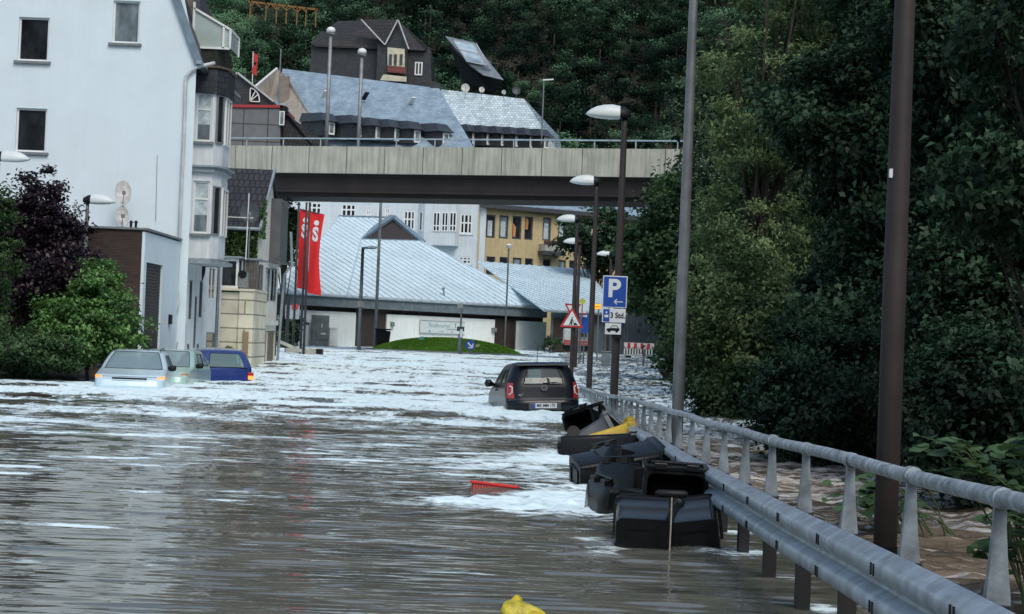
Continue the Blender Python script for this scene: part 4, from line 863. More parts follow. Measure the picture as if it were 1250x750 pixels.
# wing with corrugated wall
WL = at(672, 400, 139); WR = at(830, 400, 147); WU = (WR-WL); WU.z = 0; WLEN = WU.length; WU.normalize(); WN = Vector((WU.y, -WU.x, 0))
H11 = thing('metal_shed', 'long shed with blue grey corrugated wall and pale seamed roof right of the pavilion', 'shed', (WL.x, 142, 0))
WP = lambda u, d, z: Vector((WL.x, WL.y, 0))+WU*u+WN*d+Vector((0, 0, z))
zW = puv(700, 381, WL, WU, WN)[1]
m = MB(); rows = [[], []]; u = 0
while u < WLEN:
    for du, d in ((0, 0), (.12, 0), (.15, .05), (.27, .05), (.30, 0)): rows[0].append(WP(u+du, d, -1)); rows[1].append(WP(u+du, d, zW))
    u += .30
m.grid(rows); m.build('wall', M('blue_grey_corrugated', (.13, .165, .19), .55, .2, var=.2, scale=1, streak=.4), H11)
m = MB(); e0_, e1_ = WP(-1.2, .7, zW), WP(puv(757, 380, WL, WU, WN)[0], .7, zW); k0 = at(583, 319, 158); k1 = onplane(714, 329, e0_, e1_, k0)
roofplane(m, [e0_, e1_, k1, k0], None, .72); m.poly([e1_, k1, k1+Vector((2, 10, -3)), e1_+Vector((0, 10, 0))]); m.build('roof', [m_seam, m_rib], H11)
m = MB(); m.tube([e0_, e1_], .1, 8); m.build('gutter', M('pale_gutter', (.45, .52, .56), .4, .3), H11)
m = MB(); a = WP(.4, .08, -1); m.prism([WP(.2, .08, -1), WP(2.2, .08, -1), WP(2.2, .08, zW-.5), WP(.2, .08, zW-.5)], WN*-.05); wd_ = m.build('gate', m_brownd, H11)
m = MB(); m.bar(WP(.3, .12, -1), WP(2.1, .12, 2.5), .08, .05); m.bar(WP(.3, .12, 1.8), WP(2.1, .12, 1.8), .05, .08); m.build('brace', m_df, wd_)
# ================================================================== ISLAND, FLAGS, SMALL STREET FURNITURE
def Zt(Y): return zw(Y)
c = at(541, 430, 123); MY = 123; mw = 4.75
mx0, mx1 = at(446, 430, MY).x, at(641, 430, MY).x; mcx = (mx0+mx1)/2; mrx = (mx1-mx0)/2
def moundz(x, y):
    r = math.hypot((x-mcx)/mrx, (y-MY-2.5)/5.0); return zw(MY)-.12+1.02*max(0, 1-r**2.2)**.8
gx = [mcx-mrx*1.03+mrx*2.06*i/70 for i in range(71)]; gy = [MY-3+11*i/40 for i in range(41)]
m = MB(); m.grid([[(x, y, moundz(x, y)+.02*math.sin(x*9)*math.sin(y*7)) for x in gx] for y in gy])
o = m.build('grass_mound', M('mound_turf', (.22, .42, .06), .9, var=.4, scale=2, bump=.8, bscale=25), smooth=True); o['kind'] = 'structure'
rg = np.random.default_rng(11); n = 16000; r = np.sqrt(rg.random(n))*.99; a = rg.random(n)*2*np.pi
x = mcx+mrx*r*np.cos(a); y = MY+2.5+5*r*np.sin(a); z = np.array([moundz(a_, b_) for a_, b_ in zip(x, y)])+.03; k = z > zw(MY)-.02
me = leaves_mesh('grass', np.stack([x, y, z], 1)[k], np.full(k.sum(), .16), .25, (.5+.25*rg.normal(size=n)+.2*np.sin(x*1.3))[k], leafmat('grass_blades', (.18, .36, .03), (.38, .66, .09), .3, .7, .1), rg, -.3, None, droop=-1.5)
o = bpy.data.objects.new('grass', me); COL.objects.link(o); o['kind'] = 'stuff'; tag(o, 'bright green grass covering the traffic island mound', 'grass')
m = MB(); pts = [(mcx+mrx*1.03*math.cos(t), MY+2.5+5.2*math.sin(t)) for t in np.linspace(math.pi, 2*math.pi, 40)]
for (x0, y0), (x1, y1) in zip(pts, pts[1:]): m.bar((x0, y0, zw(y0)+.0), (x1, y1, zw(y1)+.0), .16, .22)
o = m.build('kerb', m_conc); o['kind'] = 'structure'
def post(name, label, cat, px, pt, pb, Y, r, mat=None, group=None):
    a = at(px[0], pt, Y); b = at(px[1], pb, Y); m = MB(); m.tube([(b.x, Y, b.z-.5), (b.x, Y, a.z)], [r, r*.8], 8); o = m.build(name, mat or m_pole_l); tag(o, label, cat, group); return o, a, b
post('bollard', 'short post standing in the water left of the grass island, leftmost of two', 'bollard', (416, 416), 427, 436, 117, .06, m_df, 'bollards'); post('bollard', 'short post in the water just left of the grass island, right one of two', 'bollard', (450, 450), 428, 437, 117, .06, m_df, 'bollards')
# tall mast + arm lamp
o, a, b = post('mast', 'tall thin grey mast in front of the pavilion roof', 'mast', (458, 458), 244, 416, 127, .11, M('grey_mast', (.22, .25, .26), .5, .3))
a = at(443, 303, 120); t = thing('street_lamp', 'grey street lamp with short horizontal arm left of the grass island', 'street lamp', (a.x-.05, 120, zw(120)-.3))
m = MB(); m.tube([(a.x, 120, zw(120)-.5), (a.x, 120, a.z)], [.13, .09], 8); m.build('pole', m_pole_l, t, smooth=True); m = MB(); m.bar((a.x-.05, 120, a.z), (a.x+.8, 120, a.z+.03), .14, .12); m.build('arm', m_pole_l, t)
m = MB(); m.box(a.x+.3, a.x+.95, 119.85, 120.15, a.z+.03, a.z+.13); m.build('lamp_head', m_wframe, t, bevel=.03); m = MB(); c = at(442, 372, 120); m.box(a.x-.2, a.x+.2, 119.8, 119.98, c.z-.15, c.z+.2); m.build('notice_box', m_conc, t)
# slim lamp behind pavilion wing
a = at(621, 303, 128); t = thing('street_lamp', 'very slim pale lamp standing in front of the roofs right of the pavilion', 'street lamp', (a.x, 128, 0.5)); b = at(621, 345, 128)
m = MB(); m.tube([(a.x, 128.5, .5), (a.x, 128.5, a.z)], .055, 6); m.build('pole', m_pole_l, t); m = MB(); m.tube([(a.x, 128.5, a.z), (a.x, 128.5, a.z+.2), (a.x, 128.5, a.z+.3)], [.12, .22, .08], 8); m.build('lamp_head', m_wframe, t)
# sign post on island + direction disc + toppled blue cylinder
a = at(562, 374, 117); b = at(561, 434, 117); t = thing('sign_post', 'grey post with small box on top at the front edge of the grass island', 'post', (b.x, 117, b.z))
m = MB(); m.tube([(b.x, 117, b.z-.5), (b.x, 117, at(561, 408, 117).z)], .13, 8); m.tube([(b.x, 117, b.z), (b.x, 117, a.z)], .055, 8); m.build('pole', m_pole_l, t); m = MB(); m.box(a.x-.17, a.x+.17, 116.9, 117.1, a.z-.1, a.z+.15); m.build('head_box', m_conc, t, bevel=.02)
c = at(561, 404, 117); m = MB(); m.box(b.x-.22, b.x+.22, 116.8, 116.9, c.z-.02, c.z+.25); m.build('bracket', m_df, t); m = MB(); m.box(b.x-.02, b.x+.12, 116.75, 116.85, c.z-.4, c.z+.1); m.build('white_tag', m_wframe, t)
m_blue = M('sign_blue', (.012, .07, .36), .45, var=.1); m_swhite = M('sign_white_face', (.68, .72, .72), .45, var=.04); m_red = M('sign_red', (.42, .03, .025), .5, var=.15)
c = at(574, 421.5, 117); t = thing('direction_sign', 'round blue sign with white arrow pointing down right beside the toppled blue cylinder', 'road sign', c)
m = MB(); m.tube([c+Vector((0, -.03, 0)), c], .30, 24); m.build('disc', m_blue, t)
m = MB(); d = Vector((.70, 0, -.70)); q = c+Vector((0, -.045, 0)); m.bar(q-d*.2, q+d*.14, .09, .02, (0, 1, 0)); e = Vector((.70, 0, .70)); tip = q+d*.22; m.bar(tip, tip-Vector((.25, 0, 0)), .07, .02, (0, 1, 0)); m.bar(tip, tip+Vector((0, 0, .25)), .07, .02, (0, 1, 0)); m.build('arrow', m_swhite, t)
m = MB(); m.tube([(c.x, 117.03, zw(117)-.3), (c.x, 117.03, c.z-.1)], .03, 6); m.build('post', m_pole_l, t)
a, b = at(573.5, 436, 116.5), at(590.5, 436.5, 116.5); t = thing('toppled_bollard', 'toppled blue grey cylinder lying at the right front of the grass island', 'bollard', a)
m = MB(); m.tube([a, b], .21, 16); m.build('body', M('faded_blue_plastic', (.06, .14, .28), .4, var=.3), t, smooth='auto'); m = MB(); m.tube([b-Vector((.06, 0, 0)), b+Vector((.03, 0, 0))], .225, 16); m.tube([a-Vector((.02, 0, 0)), a+Vector((.05, 0, 0))], .22, 16); m.build('end_ring', m_black, t)
for px, py, cl, lb, s in ((514, 415, (.15, .45, .45), 'pale turquoise plastic scrap lying on top of the grass island', .16), (583, 424, (.6, .6, .2), 'pale yellow scrap lying on the grass right of the round blue sign', .15)):
    c = at(px, py, 120.5); m = MB(); m.prism([c+Vector((-s, 0, 0)), c+Vector((s, 0, .03)), c+Vector((s*.8, 0, s)), c+Vector((-s*.6, 0, s*.8))], (0, .2, .06)); tag(m.build('litter', M('scrap%.2f' % cl[0], cl, .5), bevel=.02), lb, 'litter')
# bin by the pavilion door
c = at(467, 410, 126); m = MB(); m.prism([(c.x-.38, 126, c.z-.7), (c.x+.38, 126, c.z-.7), (c.x+.48, 126, c.z+.3), (c.x-.42, 126, c.z+.42)], (0, .8, 0)); t = thing('wheelie_bin', 'dark wheelie bin standing by the pavilion door behind the mast', 'bin', c); m.build('body', m_black, t, bevel=.04); m = MB(); m.box(c.x-.5, c.x+.52, 125.9, 126.9, c.z+.36, c.z+.45); m.build('lid', m_black, t, bevel=.03)
# flags
FY = 96
m_fpole = M('dark_flagpole', (.035, .035, .04), .5, .2); m_flag = M('flag_red_cloth', (.62, .012, .012), .75, var=.12, scale=1.5)
def flag(pxt, pyt, pxb, pyb, Y, cl, label, lean=0):
    a = at(pxt, pyt, Y); b = at(pxb, pyb, Y); x = (a.x+b.x)/2; t = thing('flag_pole', label, 'flag', (x, Y, b.z), 'flag poles by the street')
    m = MB(); m.tube([(x, Y, b.z-.6), (x, Y, a.z)], [.062, .05], 8); m.tube([(x, Y, a.z), (x, Y, a.z+.07)], .06, 8); m.build('pole', m_fpole, t, smooth=True)
    if cl:
        px0, px1, py0, py1 = cl; top = at(px0, py0, Y).z; bot = at(px0, py1, Y).z; w_ = (px1-px0)/F*Y
        m = MB(); m.tube([(x, Y, top+.04), (x+w_*1.05, Y+.1, top-.1)], .025, 6); m.build('arm', m_fpole, t)
        W = lambda u, v: Vector((x+.06+w_*u*(1-.28*math.sin(math.pi*min(1, v*1.05))*.9*u), Y+.10*u*math.sin(v*4.5+1)+.07*math.sin(u*5+v*2), top-(top-bot)*v-.10*u))
        m = MB(); m.grid([[W(u, v) for u in np.linspace(0, 1, 12)] for v in np.linspace(0, 1, 30)]); fl = m.build('banner', m_flag, t, smooth=True)
        uc = .45 if w_ > .6 else .5
        # emblem: a bold S with a dot over it, laid on the cloth
        tm = text('emblem', 'S', .92, m_swhite, fl, Matrix.Identity(4), 0, .045, sx=.78)
        for v in tm.data.vertices:
            u_, v_ = uc+v.co.x/w_*1.0, .27-v.co.y/(top-bot); p = W(u_, v_); v.co = p+Vector((0, -.035, 0))-parent_off(t)
        m = MB(); p = W(uc+.02, .12)+Vector((0, -.035, 0)); m.tube([p, p+Vector((0, -.01, 0))], .13, 14); m.build('emblem_dot', m_swhite, fl)
flag(364, 249, 358, 437, FY+1.5, (366, 382, 256, 352), 'left flag pole with narrow red banner partly hidden behind the others')
flag(373, 249, 368, 428, FY+.8, None, 'middle bare dark flag pole between the two red banners')
flag(378.5, 249, 370, 436, FY, (378, 395, 259, 358), 'right flag pole with wide red banner showing a white emblem')
for (px0, px1, py0, py1, lb, mt) in ((349, 386, 425, 440, 'long low concrete planter wall at the foot of the flag poles', m_conc), (386, 393, 426, 438, 'dark end block of the planter wall at the foot of the flag poles', m_black)):
    a, b = at(px0, py0, 97), at(px1, py1, 97); m = MB(); m.box(a.x, b.x, 96.8, 97.6, -.3, a.z); tag(m.build('planter', mt, bevel=.03), lb, 'planter')
a, b = at(340, 415, 95), at(368, 427, 95); m = MB(); m.prism([a, b, b-Vector((0, 0, .15)), a-Vector((0, 0, .15))], (0, .4, 0)); tag(m.build('ramp_rail', m_conc), 'slanting pale rail left of the flag poles', 'railing')
for px0, px1, py0, py1, Y, lb in ((337, 346, 360, 385, 90, 'dark wall box projecting behind the beige house'),): a, b = at(px0, py0, Y), at(px1, py1, Y); m = MB(); m.box(a.x, b.x, Y, Y+.5, b.z, a.z); m.box(a.x, a.x+.1, Y, Y+.1, -1, a.z); tag(m.build('wall_cabinet', m_black, bevel=.03), lb, 'wall box')
a, b = at(345, 362, 100), at(349, 440, 100); m = MB(); m.tube([(b.x, 100, -.5), (b.x, 100, a.z)], .09, 8); tag(m.build('post', m_fpole), 'dark post between the beige house and the flag poles', 'post')
a = at(358, 379, 112); t = thing('garden_ornament_sign', 'small dark sign with a pale and red patch behind the flag poles', 'sign', a); m = MB(); m.box(a.x-.45, a.x+.35, 112, 112.1, a.z-.5, a.z+.3); m.build('board', m_zinc, t); m = MB(); m.tube([(a.x+.1, 111.98, a.z+.2), (a.x+.1, 111.96, a.z+.2)], .2, 10); m.build('red_patch', m_red, t); m = MB(); m.tube([(a.x, 112.05, -.2), (a.x, 112.05, a.z)], .05, 6); m.build('post', m_fpole, t)

# ================================================================== GUARDRAIL
HZ = [(2, 1.13), (6.5, 1.09), (8.6, 1.05), (12, .985), (16.4, .905), (24.7, .80), (33, .665), (43.6, .45), (61, .22)]
def railz(Y):
    return float(np.interp(Y, [a for a, b in HZ], [b for a, b in HZ]))
GRt = thing('guardrail', 'long galvanised guardrail with double wave beam and round handrail along the flooded street', 'guardrail', (railx(6), 6, 0))
yy = list(np.arange(3.0, 61.5, .8)); offs = {}
m = MB(); rg2 = random.Random(4)
m.tube([(railx(y)+.03, y, railz(y)-.033+.006*math.sin(y*1.3)) for y in yy], .034, 12); m.build('handrail', m_galv_old, GRt, smooth=True)
prof = [(0, .155), (-.012, .150), (-.055, .125), (-.078, .105), (-.078, .060), (-.055, .035), (-.012, .015), (0, 0), (-.012, -.015), (-.055, -.035), (-.078, -.060), (-.078, -.105), (-.055, -.125), (-.012, -.150), (0, -.155)]
m = MB(); BZ = lambda y: railz(y)-.53
m.grid([[(railx(y)-.05+a, y, BZ(y)+b+.004*math.sin(y*.9)) for a, b in prof] for y in yy]); m.grid([[(railx(y)-.046+a, y, BZ(y)+b+.004*math.sin(y*.9)) for a, b in prof] for y in yy]); beam = m.build('beam', m_galv, GRt, smooth=True)
py_ = [3.8+1.6*i for i in range(36)]
m_lpost = M('dark_wet_post', (.018, .018, .018), .55, .2, var=.4, streak=.4)
for i, y in enumerate(py_):
    x = railx(y); zt = railz(y)-.05; zb = BZ(y)+.14; j = .004*math.sin(i*7)
    m = MB(); m.grid([[(x+.028+a*wd, y+b*dp, z) for a, b in ((-1, -1), (1, -1), (1, 1), (-1, 1), (-1, -1))] for wd, dp, z in ((.046, .028, zb-.12), (.045, .028, zb), (.033, .022, zb+(zt-zb)*.35), (.024, .018, zb+(zt-zb)*.75), (.020, .02, zt+.02))])
    m.build('post', m_gpost, GRt, bevel=.006)
    m = MB(); m.box(x-.005, x+.075, y-.06, y+.06, -1.3, zb-.02); m.build('post_foot', m_lpost, GRt)
    m = MB(); m.tube([(x+.03, y-.045, railz(y-.045)-.033), (x+.03, y+.045, railz(y+.045)-.033)], .041, 12); m.build('sleeve', m_galv_old, GRt, smooth='auto')
    if i < 13:
        for s in (-.03, .03):
            for dz in (.083, -.083):
                m = MB(); m.box(x-.05-.083, x-.05-.077, y+s-.009, y+s+.009, BZ(y)+dz-.026, BZ(y)+dz+.026); m.build('bolt', m_black, beam)
# ================================================================== STREET LAMPS ON THE RIVER SIDE
def street_lamp(x, Y, ztop, label, rb=.085, head=True, d=-1, s=1., mat=None, group='street lamps in a row along the guardrail', zb=-1.0):
    t = thing('street_lamp', label, 'street lamp', (x, Y, zb), group)
    m = MB(); m.tube([(x, Y, zb-.5), (x, Y, zb+3), (x, Y, ztop-.2), (x, Y, ztop)], [rb, rb*.98, rb*.72, rb*.7], 14); m.build('pole', mat or m_pole, t, smooth=True)
    if head:
        m = MB(); cs = [(.16, .05, .0), (.05, .13, .02), (-.05, .15, .03), (-.1, .14, .03)]
        P_ = lambda u, a, w_, h_: Vector((x+d*u*s, Y+w_*math.cos(a)*s, ztop+.03*s+h_*max(-.35, math.sin(a))*s))
        m.grid([[P_(u, a, w_, h_) for a in np.linspace(0, 2*math.pi, 17)] for u, w_, h_ in ((-.13, .01, .01), (-.12, .10, .10), (0, .15, .17), (.10, .16, .19))])
        m.build('collar', m_black, t, smooth=True)
        m = MB(); m.grid([[P_(u, a, w_, h_) for a in np.linspace(0, 2*math.pi, 17)] for u, w_, h_ in ((.10, .155, .19), (.25, .17, .215), (.42, .17, .205), (.58, .155, .165), (.70, .12, .10), (.77, .07, .04), (.80, .01, -.03))]); m.build('lamp_head', M('lamp_white_cover', (.62, .68, .68), .4, var=.05), t, smooth=True)
    return t
L1 = street_lamp(2.62, 13.5, 6.6, 'thick brown pole rising out of the frame behind the nearest stretch of guardrail', .083)
m = MB(); z_ = at(1083, 211, 13.4).z; m.box(2.62-.078, 2.62-.055, 13.5-.077, 13.5-.05, z_-.03, z_+.03); m.build('reflector_tag', m_swhite, L1)
m = MB(); m.tube([(2.62, 13.5, -.6), (2.62, 13.5, .23)], .088, 14); m.build('base_sleeve', m_black, L1, smooth='auto')
m = MB(); c = at(1078, 580, 13.4); m.tube([(2.6, 13.425, c.z), (2.6, 13.405, c.z)], .012, 8); m.build('bolt', m_black, L1)
L2 = street_lamp(2.33, 27, 6.5, 'grey pole rising out of the frame, second from the right behind the guardrail', .083, mat=m_pole_l)
L3 = street_lamp(2.14, 40, 6.17, 'street lamp whose pole carries the blue parking sign', .085)
street_lamp(2.32, 57, 6.17, 'street lamp standing just left of the one with the parking sign', .085)
L5 = street_lamp(2.36, 75, 6.17, 'street lamp whose pole carries the roadworks triangle', .085)
a = at(708, 297, 92); street_lamp(a.x, 92, a.z, 'smaller distant street lamp whose head shows just right of the roadworks lamp pole', .085)
a = at(746, 312, 104); street_lamp(a.x, 104, a.z, 'farthest street lamp head seen beside the pole with the parking sign', .085)
a = at(116, 250, 57); street_lamp(a.x, 56, a.z, 'street lamp with white head standing in the green bush by the brick wall', .07, d=1, group='street lamps on the left side', mat=m_pole_l)
a = at(-2, 195, 50); street_lamp(a.x, 50, a.z, 'street lamp at the left edge, only its white head showing over the purple tree', .07, d=1, group='street lamps on the left side', s=1.0)
# ---- parking sign on lamp pole
SY = 39.86
ps = thing('parking_sign', 'blue parking sign with white P above plates reading 3 Std. and a car symbol', 'road sign', at(751, 400, SY))
def plate(mb, px0, py0, px1, py1, Y, th=.02):
    a = at((px0+px1)/2, (py0+py1)/2, Y); w_ = (px1-px0)/F*Y/2; h_ = (py1-py0)/F*Y/2; mb.box(a.x-w_, a.x+w_, Y-th, Y, a.z-h_, a.z+h_); return a, w_, h_
m = MB(); c, w_, h_ = plate(m, 735.5, 337, 765.5, 376, SY); b1 = m.build('plate', m_swhite, ps, bevel=.008)
m = MB(); m.box(c.x-w_+.02, c.x+w_-.02, SY-.024, SY-.0205, c.z-h_+.02, c.z+h_-.02); b1 = m.build('blue_panel', m_blue, ps)
text('letter', 'P', .50, m_swhite, b1, Matrix.Translation(Vector((c.x-.02, SY-.027, c.z+.055))) @ UPR, .002, .016, local=False)
m = MB(); q = Vector((c.x+.08, SY-.028, c.z-.20)); m.bar(q+Vector((-.08, 0, 0)), q+Vector((.09, 0, 0)), .02, .004, (0, 1, 0)); m.bar(q+Vector((-.09, 0, 0)), q+Vector((-.03, 0, .05)), .02, .004, (0, 1, 0)); m.bar(q+Vector((-.09, 0, 0)), q+Vector((-.03, 0, -.05)), .02, .004, (0, 1, 0)); m.build('arrow', m_swhite, b1)
m = MB(); c, w_, h_ = plate(m, 735, 377, 763.5, 394, SY); b2 = m.build('plate', m_swhite, ps, bevel=.005)
m = MB(); m.box(c.x-w_+.02, c.x-w_+.15, SY-.024, SY-.0205, c.z-h_+.015, c.z+h_-.015); b = m.build('disc_symbol', m_blue, b2)
m = MB(); m.box(c.x-w_+.045, c.x-w_+.125, SY-.028, SY-.0245, c.z-.04, c.z+.01); m.box(c.x-w_+.07, c.x-w_+.1, SY-.028, SY-.0245, c.z+.04, c.z+.08); m.build('disc_mark', m_swhite, b2)
text('lettering', '3 Std.', .155, m_black, b2, Matrix.Translation(Vector((c.x+.075, SY-.024, c.z))) @ UPR, .001, .004, local=False, sx=.85)
m = MB(); c, w_, h_ = plate(m, 738.5, 395, 758, 408.5, SY); b3 = m.build('plate', m_swhite, ps, bevel=.005)
m = MB(); K = lambda pts: m.prism([Vector((c.x+a*.13, SY-.024, c.z+b_*.13)) for a, b_ in pts], (0, .003, 0))
K([(-1, -.3), (1, -.3), (1, .1), (.85, .15), (.6, .55), (-.15, .55), (-.45, .12), (-1, .02)])
for s in (-.6, .58): m.tube([(c.x+s*.13, SY-.027, c.z-.045), (c.x+s*.13, SY-.021, c.z-.045)], .028, 12)
m.build('car_symbol', m_black, b3)
m = MB(); K([(-.28, .15), (.1, .15), (.1, .45), (-.1, .45)]) if False else None
K2 = lambda pts: m.prism([Vector((c.x+a*.13, SY-.029, c.z+b_*.13)) for a, b_ in pts], (0, .003, 0)); K2([(-.30, .14), (.12, .14), (.12, .45), (-.1, .45)]); K2([(.2, .14), (.7, .14), (.52, .45), (.2, .45)]); m.build('window_marks', m_swhite, b3)
m = MB(); m.box(2.14-.1, 2.14+.1, SY, 40.1, at(750, 413, SY).z, at(750, 408, SY).z); m.build('bracket', m_black, ps)
# ---- roadworks triangle
TY = 74.8
def tri(c, s, Y, inv=False):
    k = -1 if inv else 1; return [Vector((c.x-s, Y, c.z-k*s*.58)), Vector((c.x+s, Y, c.z-k*s*.58)), Vector((c.x, Y, c.z+k*s*1.15))]
rs = thing('roadworks_sign', 'white triangle with red border and black digging figure on the street lamp pole', 'road sign', at(698, 390, TY)); c = at(698, 391.5, TY)
m = MB(); m.prism(tri(c, .45, TY), (0, .02, 0)); m.build('red_border', m_red, rs, bevel=.01); m = MB(); m.prism(tri(c+Vector((0, 0, -.0)), .325, TY-.006), (0, .004, 0)); fc = m.build('white_face', m_swhite, rs)
m = MB(); D = lambda pts: m.prism([Vector((c.x+a, TY-.012, c.z+b_)) for a, b_ in pts], (0, .003, 0))
D([(-.10, -.17), (-.06, -.17), (-.02, -.05), (-.05, -.03)]); D([(-.02, -.17), (.02, -.17), (.01, -.03), (-.04, -.05)]); D([(-.06, -.05), (0, -.05), (.04, .06), (-.01, .08)]); D([(.02, .04), (.10, -.03), (.08, -.05), (.01, .01)]); D([(-.01, .10), (.03, .09), (.04, .13), (0, .14)]); D([(.06, -.17), (.24, -.17), (.17, -.09), (.11, -.08)]); D([(-.02, -.02), (.13, -.12), (.12, -.14), (-.03, -.04)]); m.build('digger_symbol', m_black, fc)
# ---- yield, round yellow, info boards, further back
GY = 98
c = at(699, 377, GY); t = thing('yield_sign', 'upside down red bordered triangle just behind the roadworks sign', 'road sign', c)
m = MB(); m.prism(tri(c, .42, GY, True), (0, .02, 0)); m.build('red_border', m_red, t); m = MB(); m.prism(tri(c, .28, GY-.006, True), (0, .004, 0)); m.build('white_face', m_swhite, t); m = MB(); m.tube([(c.x, GY+.06, -.3), (c.x, GY+.06, c.z)], .04, 6); m.build('post', m_pole_l, t)
c = at(711, 368, GY+1); t = thing('bus_stop_sign', 'small round yellow green disc above the blue board right of the roadworks sign', 'road sign', c); m = MB(); m.tube([c, c+Vector((0, .03, 0))], .15, 16); m.build('disc', M('sign_yellow', (.5, .5, .1), .5), t); m = MB(); m.tube([(c.x, GY+1.05, -.3), (c.x, GY+1.05, c.z)], .03, 6); m.build('post', m_pole_l, t)
c = at(709, 375, GY+2); m = MB(); m.box(c.x-.28, c.x+.28, GY+2, GY+2.04, c.z-.33, c.z+.33); t = thing('notice_sign', 'plain white board edged at the foot in red behind the lamp poles', 'road sign', c); m.build('board', m_swhite, t); m = MB(); m.box(c.x-.3, c.x+.3, GY+1.98, GY+1.995, c.z-.36, c.z-.3); m.build('red_edge', m_red, t); m = MB(); m.tube([(c.x, GY+2.06, -.3), (c.x, GY+2.06, c.z)], .03, 6); m.build('post', m_pole_l, t)
c = at(714, 392, GY+2.4); t = thing('blue_board', 'upright blue board with white stripe between the lamp pole and the parking sign', 'road sign', c); m = MB(); m.box(c.x-.3, c.x+.3, GY+2.4, GY+2.44, c.z-.6, c.z+.35); m.build('board', m_blue, t); m = MB(); m.box(c.x-.3, c.x+.1, GY+2.37, GY+2.395, c.z+.2, c.z+.3); m.build('stripe', m_swhite, t); m = MB(); m.box(c.x-.04, c.x+.04, GY+2.45, GY+2.5, -.3, c.z+.3); m.build('post', m_pole_l, t)
a, b = at(689, 401, 104), at(720, 426, 104); t = thing('service_trailer', 'small white trailer with grey panel and red trim behind the roadworks sign', 'trailer', (a.x, 104, .6))
m = MB(); m.box(a.x, b.x, 104, 106.5, b.z+.15, a.z); m.build('body', M('trailer_white', (.45, .48, .46), .5, var=.1), t, bevel=.05); m = MB(); m.box(a.x+.65, b.x-.1, 103.96, 103.99, (a.z+b.z)/2-.0, a.z-.1); pn = m.build('grey_panel', m_sill, t); m = MB(); m.box(a.x+.8, b.x-.2, 103.93, 103.955, a.z-.4, a.z-.22); m.build('dark_symbol', m_black, pn)
m = MB()
for z0_, z1_ in ((b.z+.18, b.z+.26), ((a.z+b.z)/2-.18, (a.z+b.z)/2-.10)): m.box(a.x+.02, b.x-.02, 103.95, 103.98, z0_, z1_)
m.bar((a.x+.02, 103.965, b.z+.2), (a.x+.02, 103.965, (a.z+b.z)/2-.1), .06, .03, (0, 1, 0)); m.bar((b.x-.02, 103.965, b.z+.2), (b.x-.02, 103.965, (a.z+b.z)/2-.1), .06, .03, (0, 1, 0)); m.build('red_trim', m_red, t)
m = MB(); m.tube([(a.x+.2, 104.1, b.z+.1), (a.x+.2, 104.3, b.z+.1)], .28, 14); m.tube([(b.x-.3, 104.1, b.z+.1), (b.x-.3, 104.3, b.z+.1)], .28, 14); m.build('wheel', m_black, t)
c = at(729, 374.5, 110); t = thing('warning_lamp', 'lit amber warning lamp panel left of the parking sign', 'lamp', c)
m = MB(); m.box(c.x-.22, c.x+.2, 110, 110.1, c.z-.17, c.z+.17); m.build('housing', m_df, t, bevel=.02)
m = MB(); m.box(c.x-.19, c.x+.19, 109.97, 109.995, c.z+.01, c.z+.14); m.box(c.x-.19, c.x+.19, 109.97, 109.995, c.z-.14, c.z-.03); m.build('amber_lamp', emis('amber_glow', (1, .35, .02), 1.1), t); m = MB(); m.tube([(c.x+.1, 110.15, -.3), (c.x+.1, 110.15, c.z)], .04, 6); m.build('post', m_pole_l, t)
# ---- grey bollard box, barrier, pipes
a, b = at(735, 430, 96), at(745, 444, 96); m = MB(); m.box(a.x, b.x, 96, 96.4, -.3, a.z); m.box(a.x-.04, b.x+.04, 95.96, 96.44, a.z, a.z+.06); tag(m.build('junction_box', M('grey_box_paint', (.22, .25, .25), .5), bevel=.03), 'short grey box standing in the foaming water left of the parking sign pole', 'junction box')
m_bw = M('barrier_white', (.68, .7, .68), .5, var=.06); m_br = M('barrier_red', (.5, .03, .03), .5, var=.1)
BY = 112; a, b = at(762, 419, BY), at(798, 436, BY); t = thing('road_barrier', 'red and white striped plastic road barrier with upright slats at the water edge', 'barrier', (a.x, BY, b.z)); n = 11; wv = (b.x-a.x)/n
m = MB()
for i in range(n): m.box(a.x+i*wv, a.x+i*wv+.07, BY, BY+.04, b.z, a.z-.2)
m.box(a.x, b.x, BY, BY+.05, a.z-.30, a.z+.04); m.box(a.x, b.x, BY, BY+.05, b.z, b.z+.06); m.build('frame', m_bw, t)
m = MB()
for i in (1.2, 3.6, 6, 8.4): m.box(a.x+i*wv, a.x+i*wv+wv*1.1, BY-.012, BY-.002, a.z-.29, a.z+.02)
m.build('red_stripe', m_br, t); m = MB(); m.box(a.x+.1, a.x+.4, BY-.3, BY+.4, b.z-.1, b.z+.02); m.box(b.x-.4, b.x-.1, BY-.3, BY+.4, b.z-.1, b.z+.02); m.build('foot', m_black, t)
a = at(786, 427, 100); m = MB(); m.tube([(a.x, 100, -.3), (a.x, 100, a.z)], .06, 8); tag(m.build('post', M('brown_wood_post', (.12, .08, .06), .8)), 'brown wooden post in the water before the striped barrier', 'post')
t = thing('bent_railing', 'bent pale metal railing half under water before the striped barrier', 'railing', at(775, 440, 94)); m = MB(); m.tube([at(752, 446, 90), at(765, 445, 92), at(778, 438, 94), at(800, 432, 97), at(812, 431, 99)], .03, 6); m.tube([at(778, 446, 94), at(800, 440, 97), at(812, 438, 99)], .03, 6)
for px in (779, 790, 801, 811): a = at(px, 437-(px-779)*.2, 94+(px-779)*.15); m.tube([a, a-Vector((0, 0, .7))], .025, 6)
m.build('rail', m_galv, t)

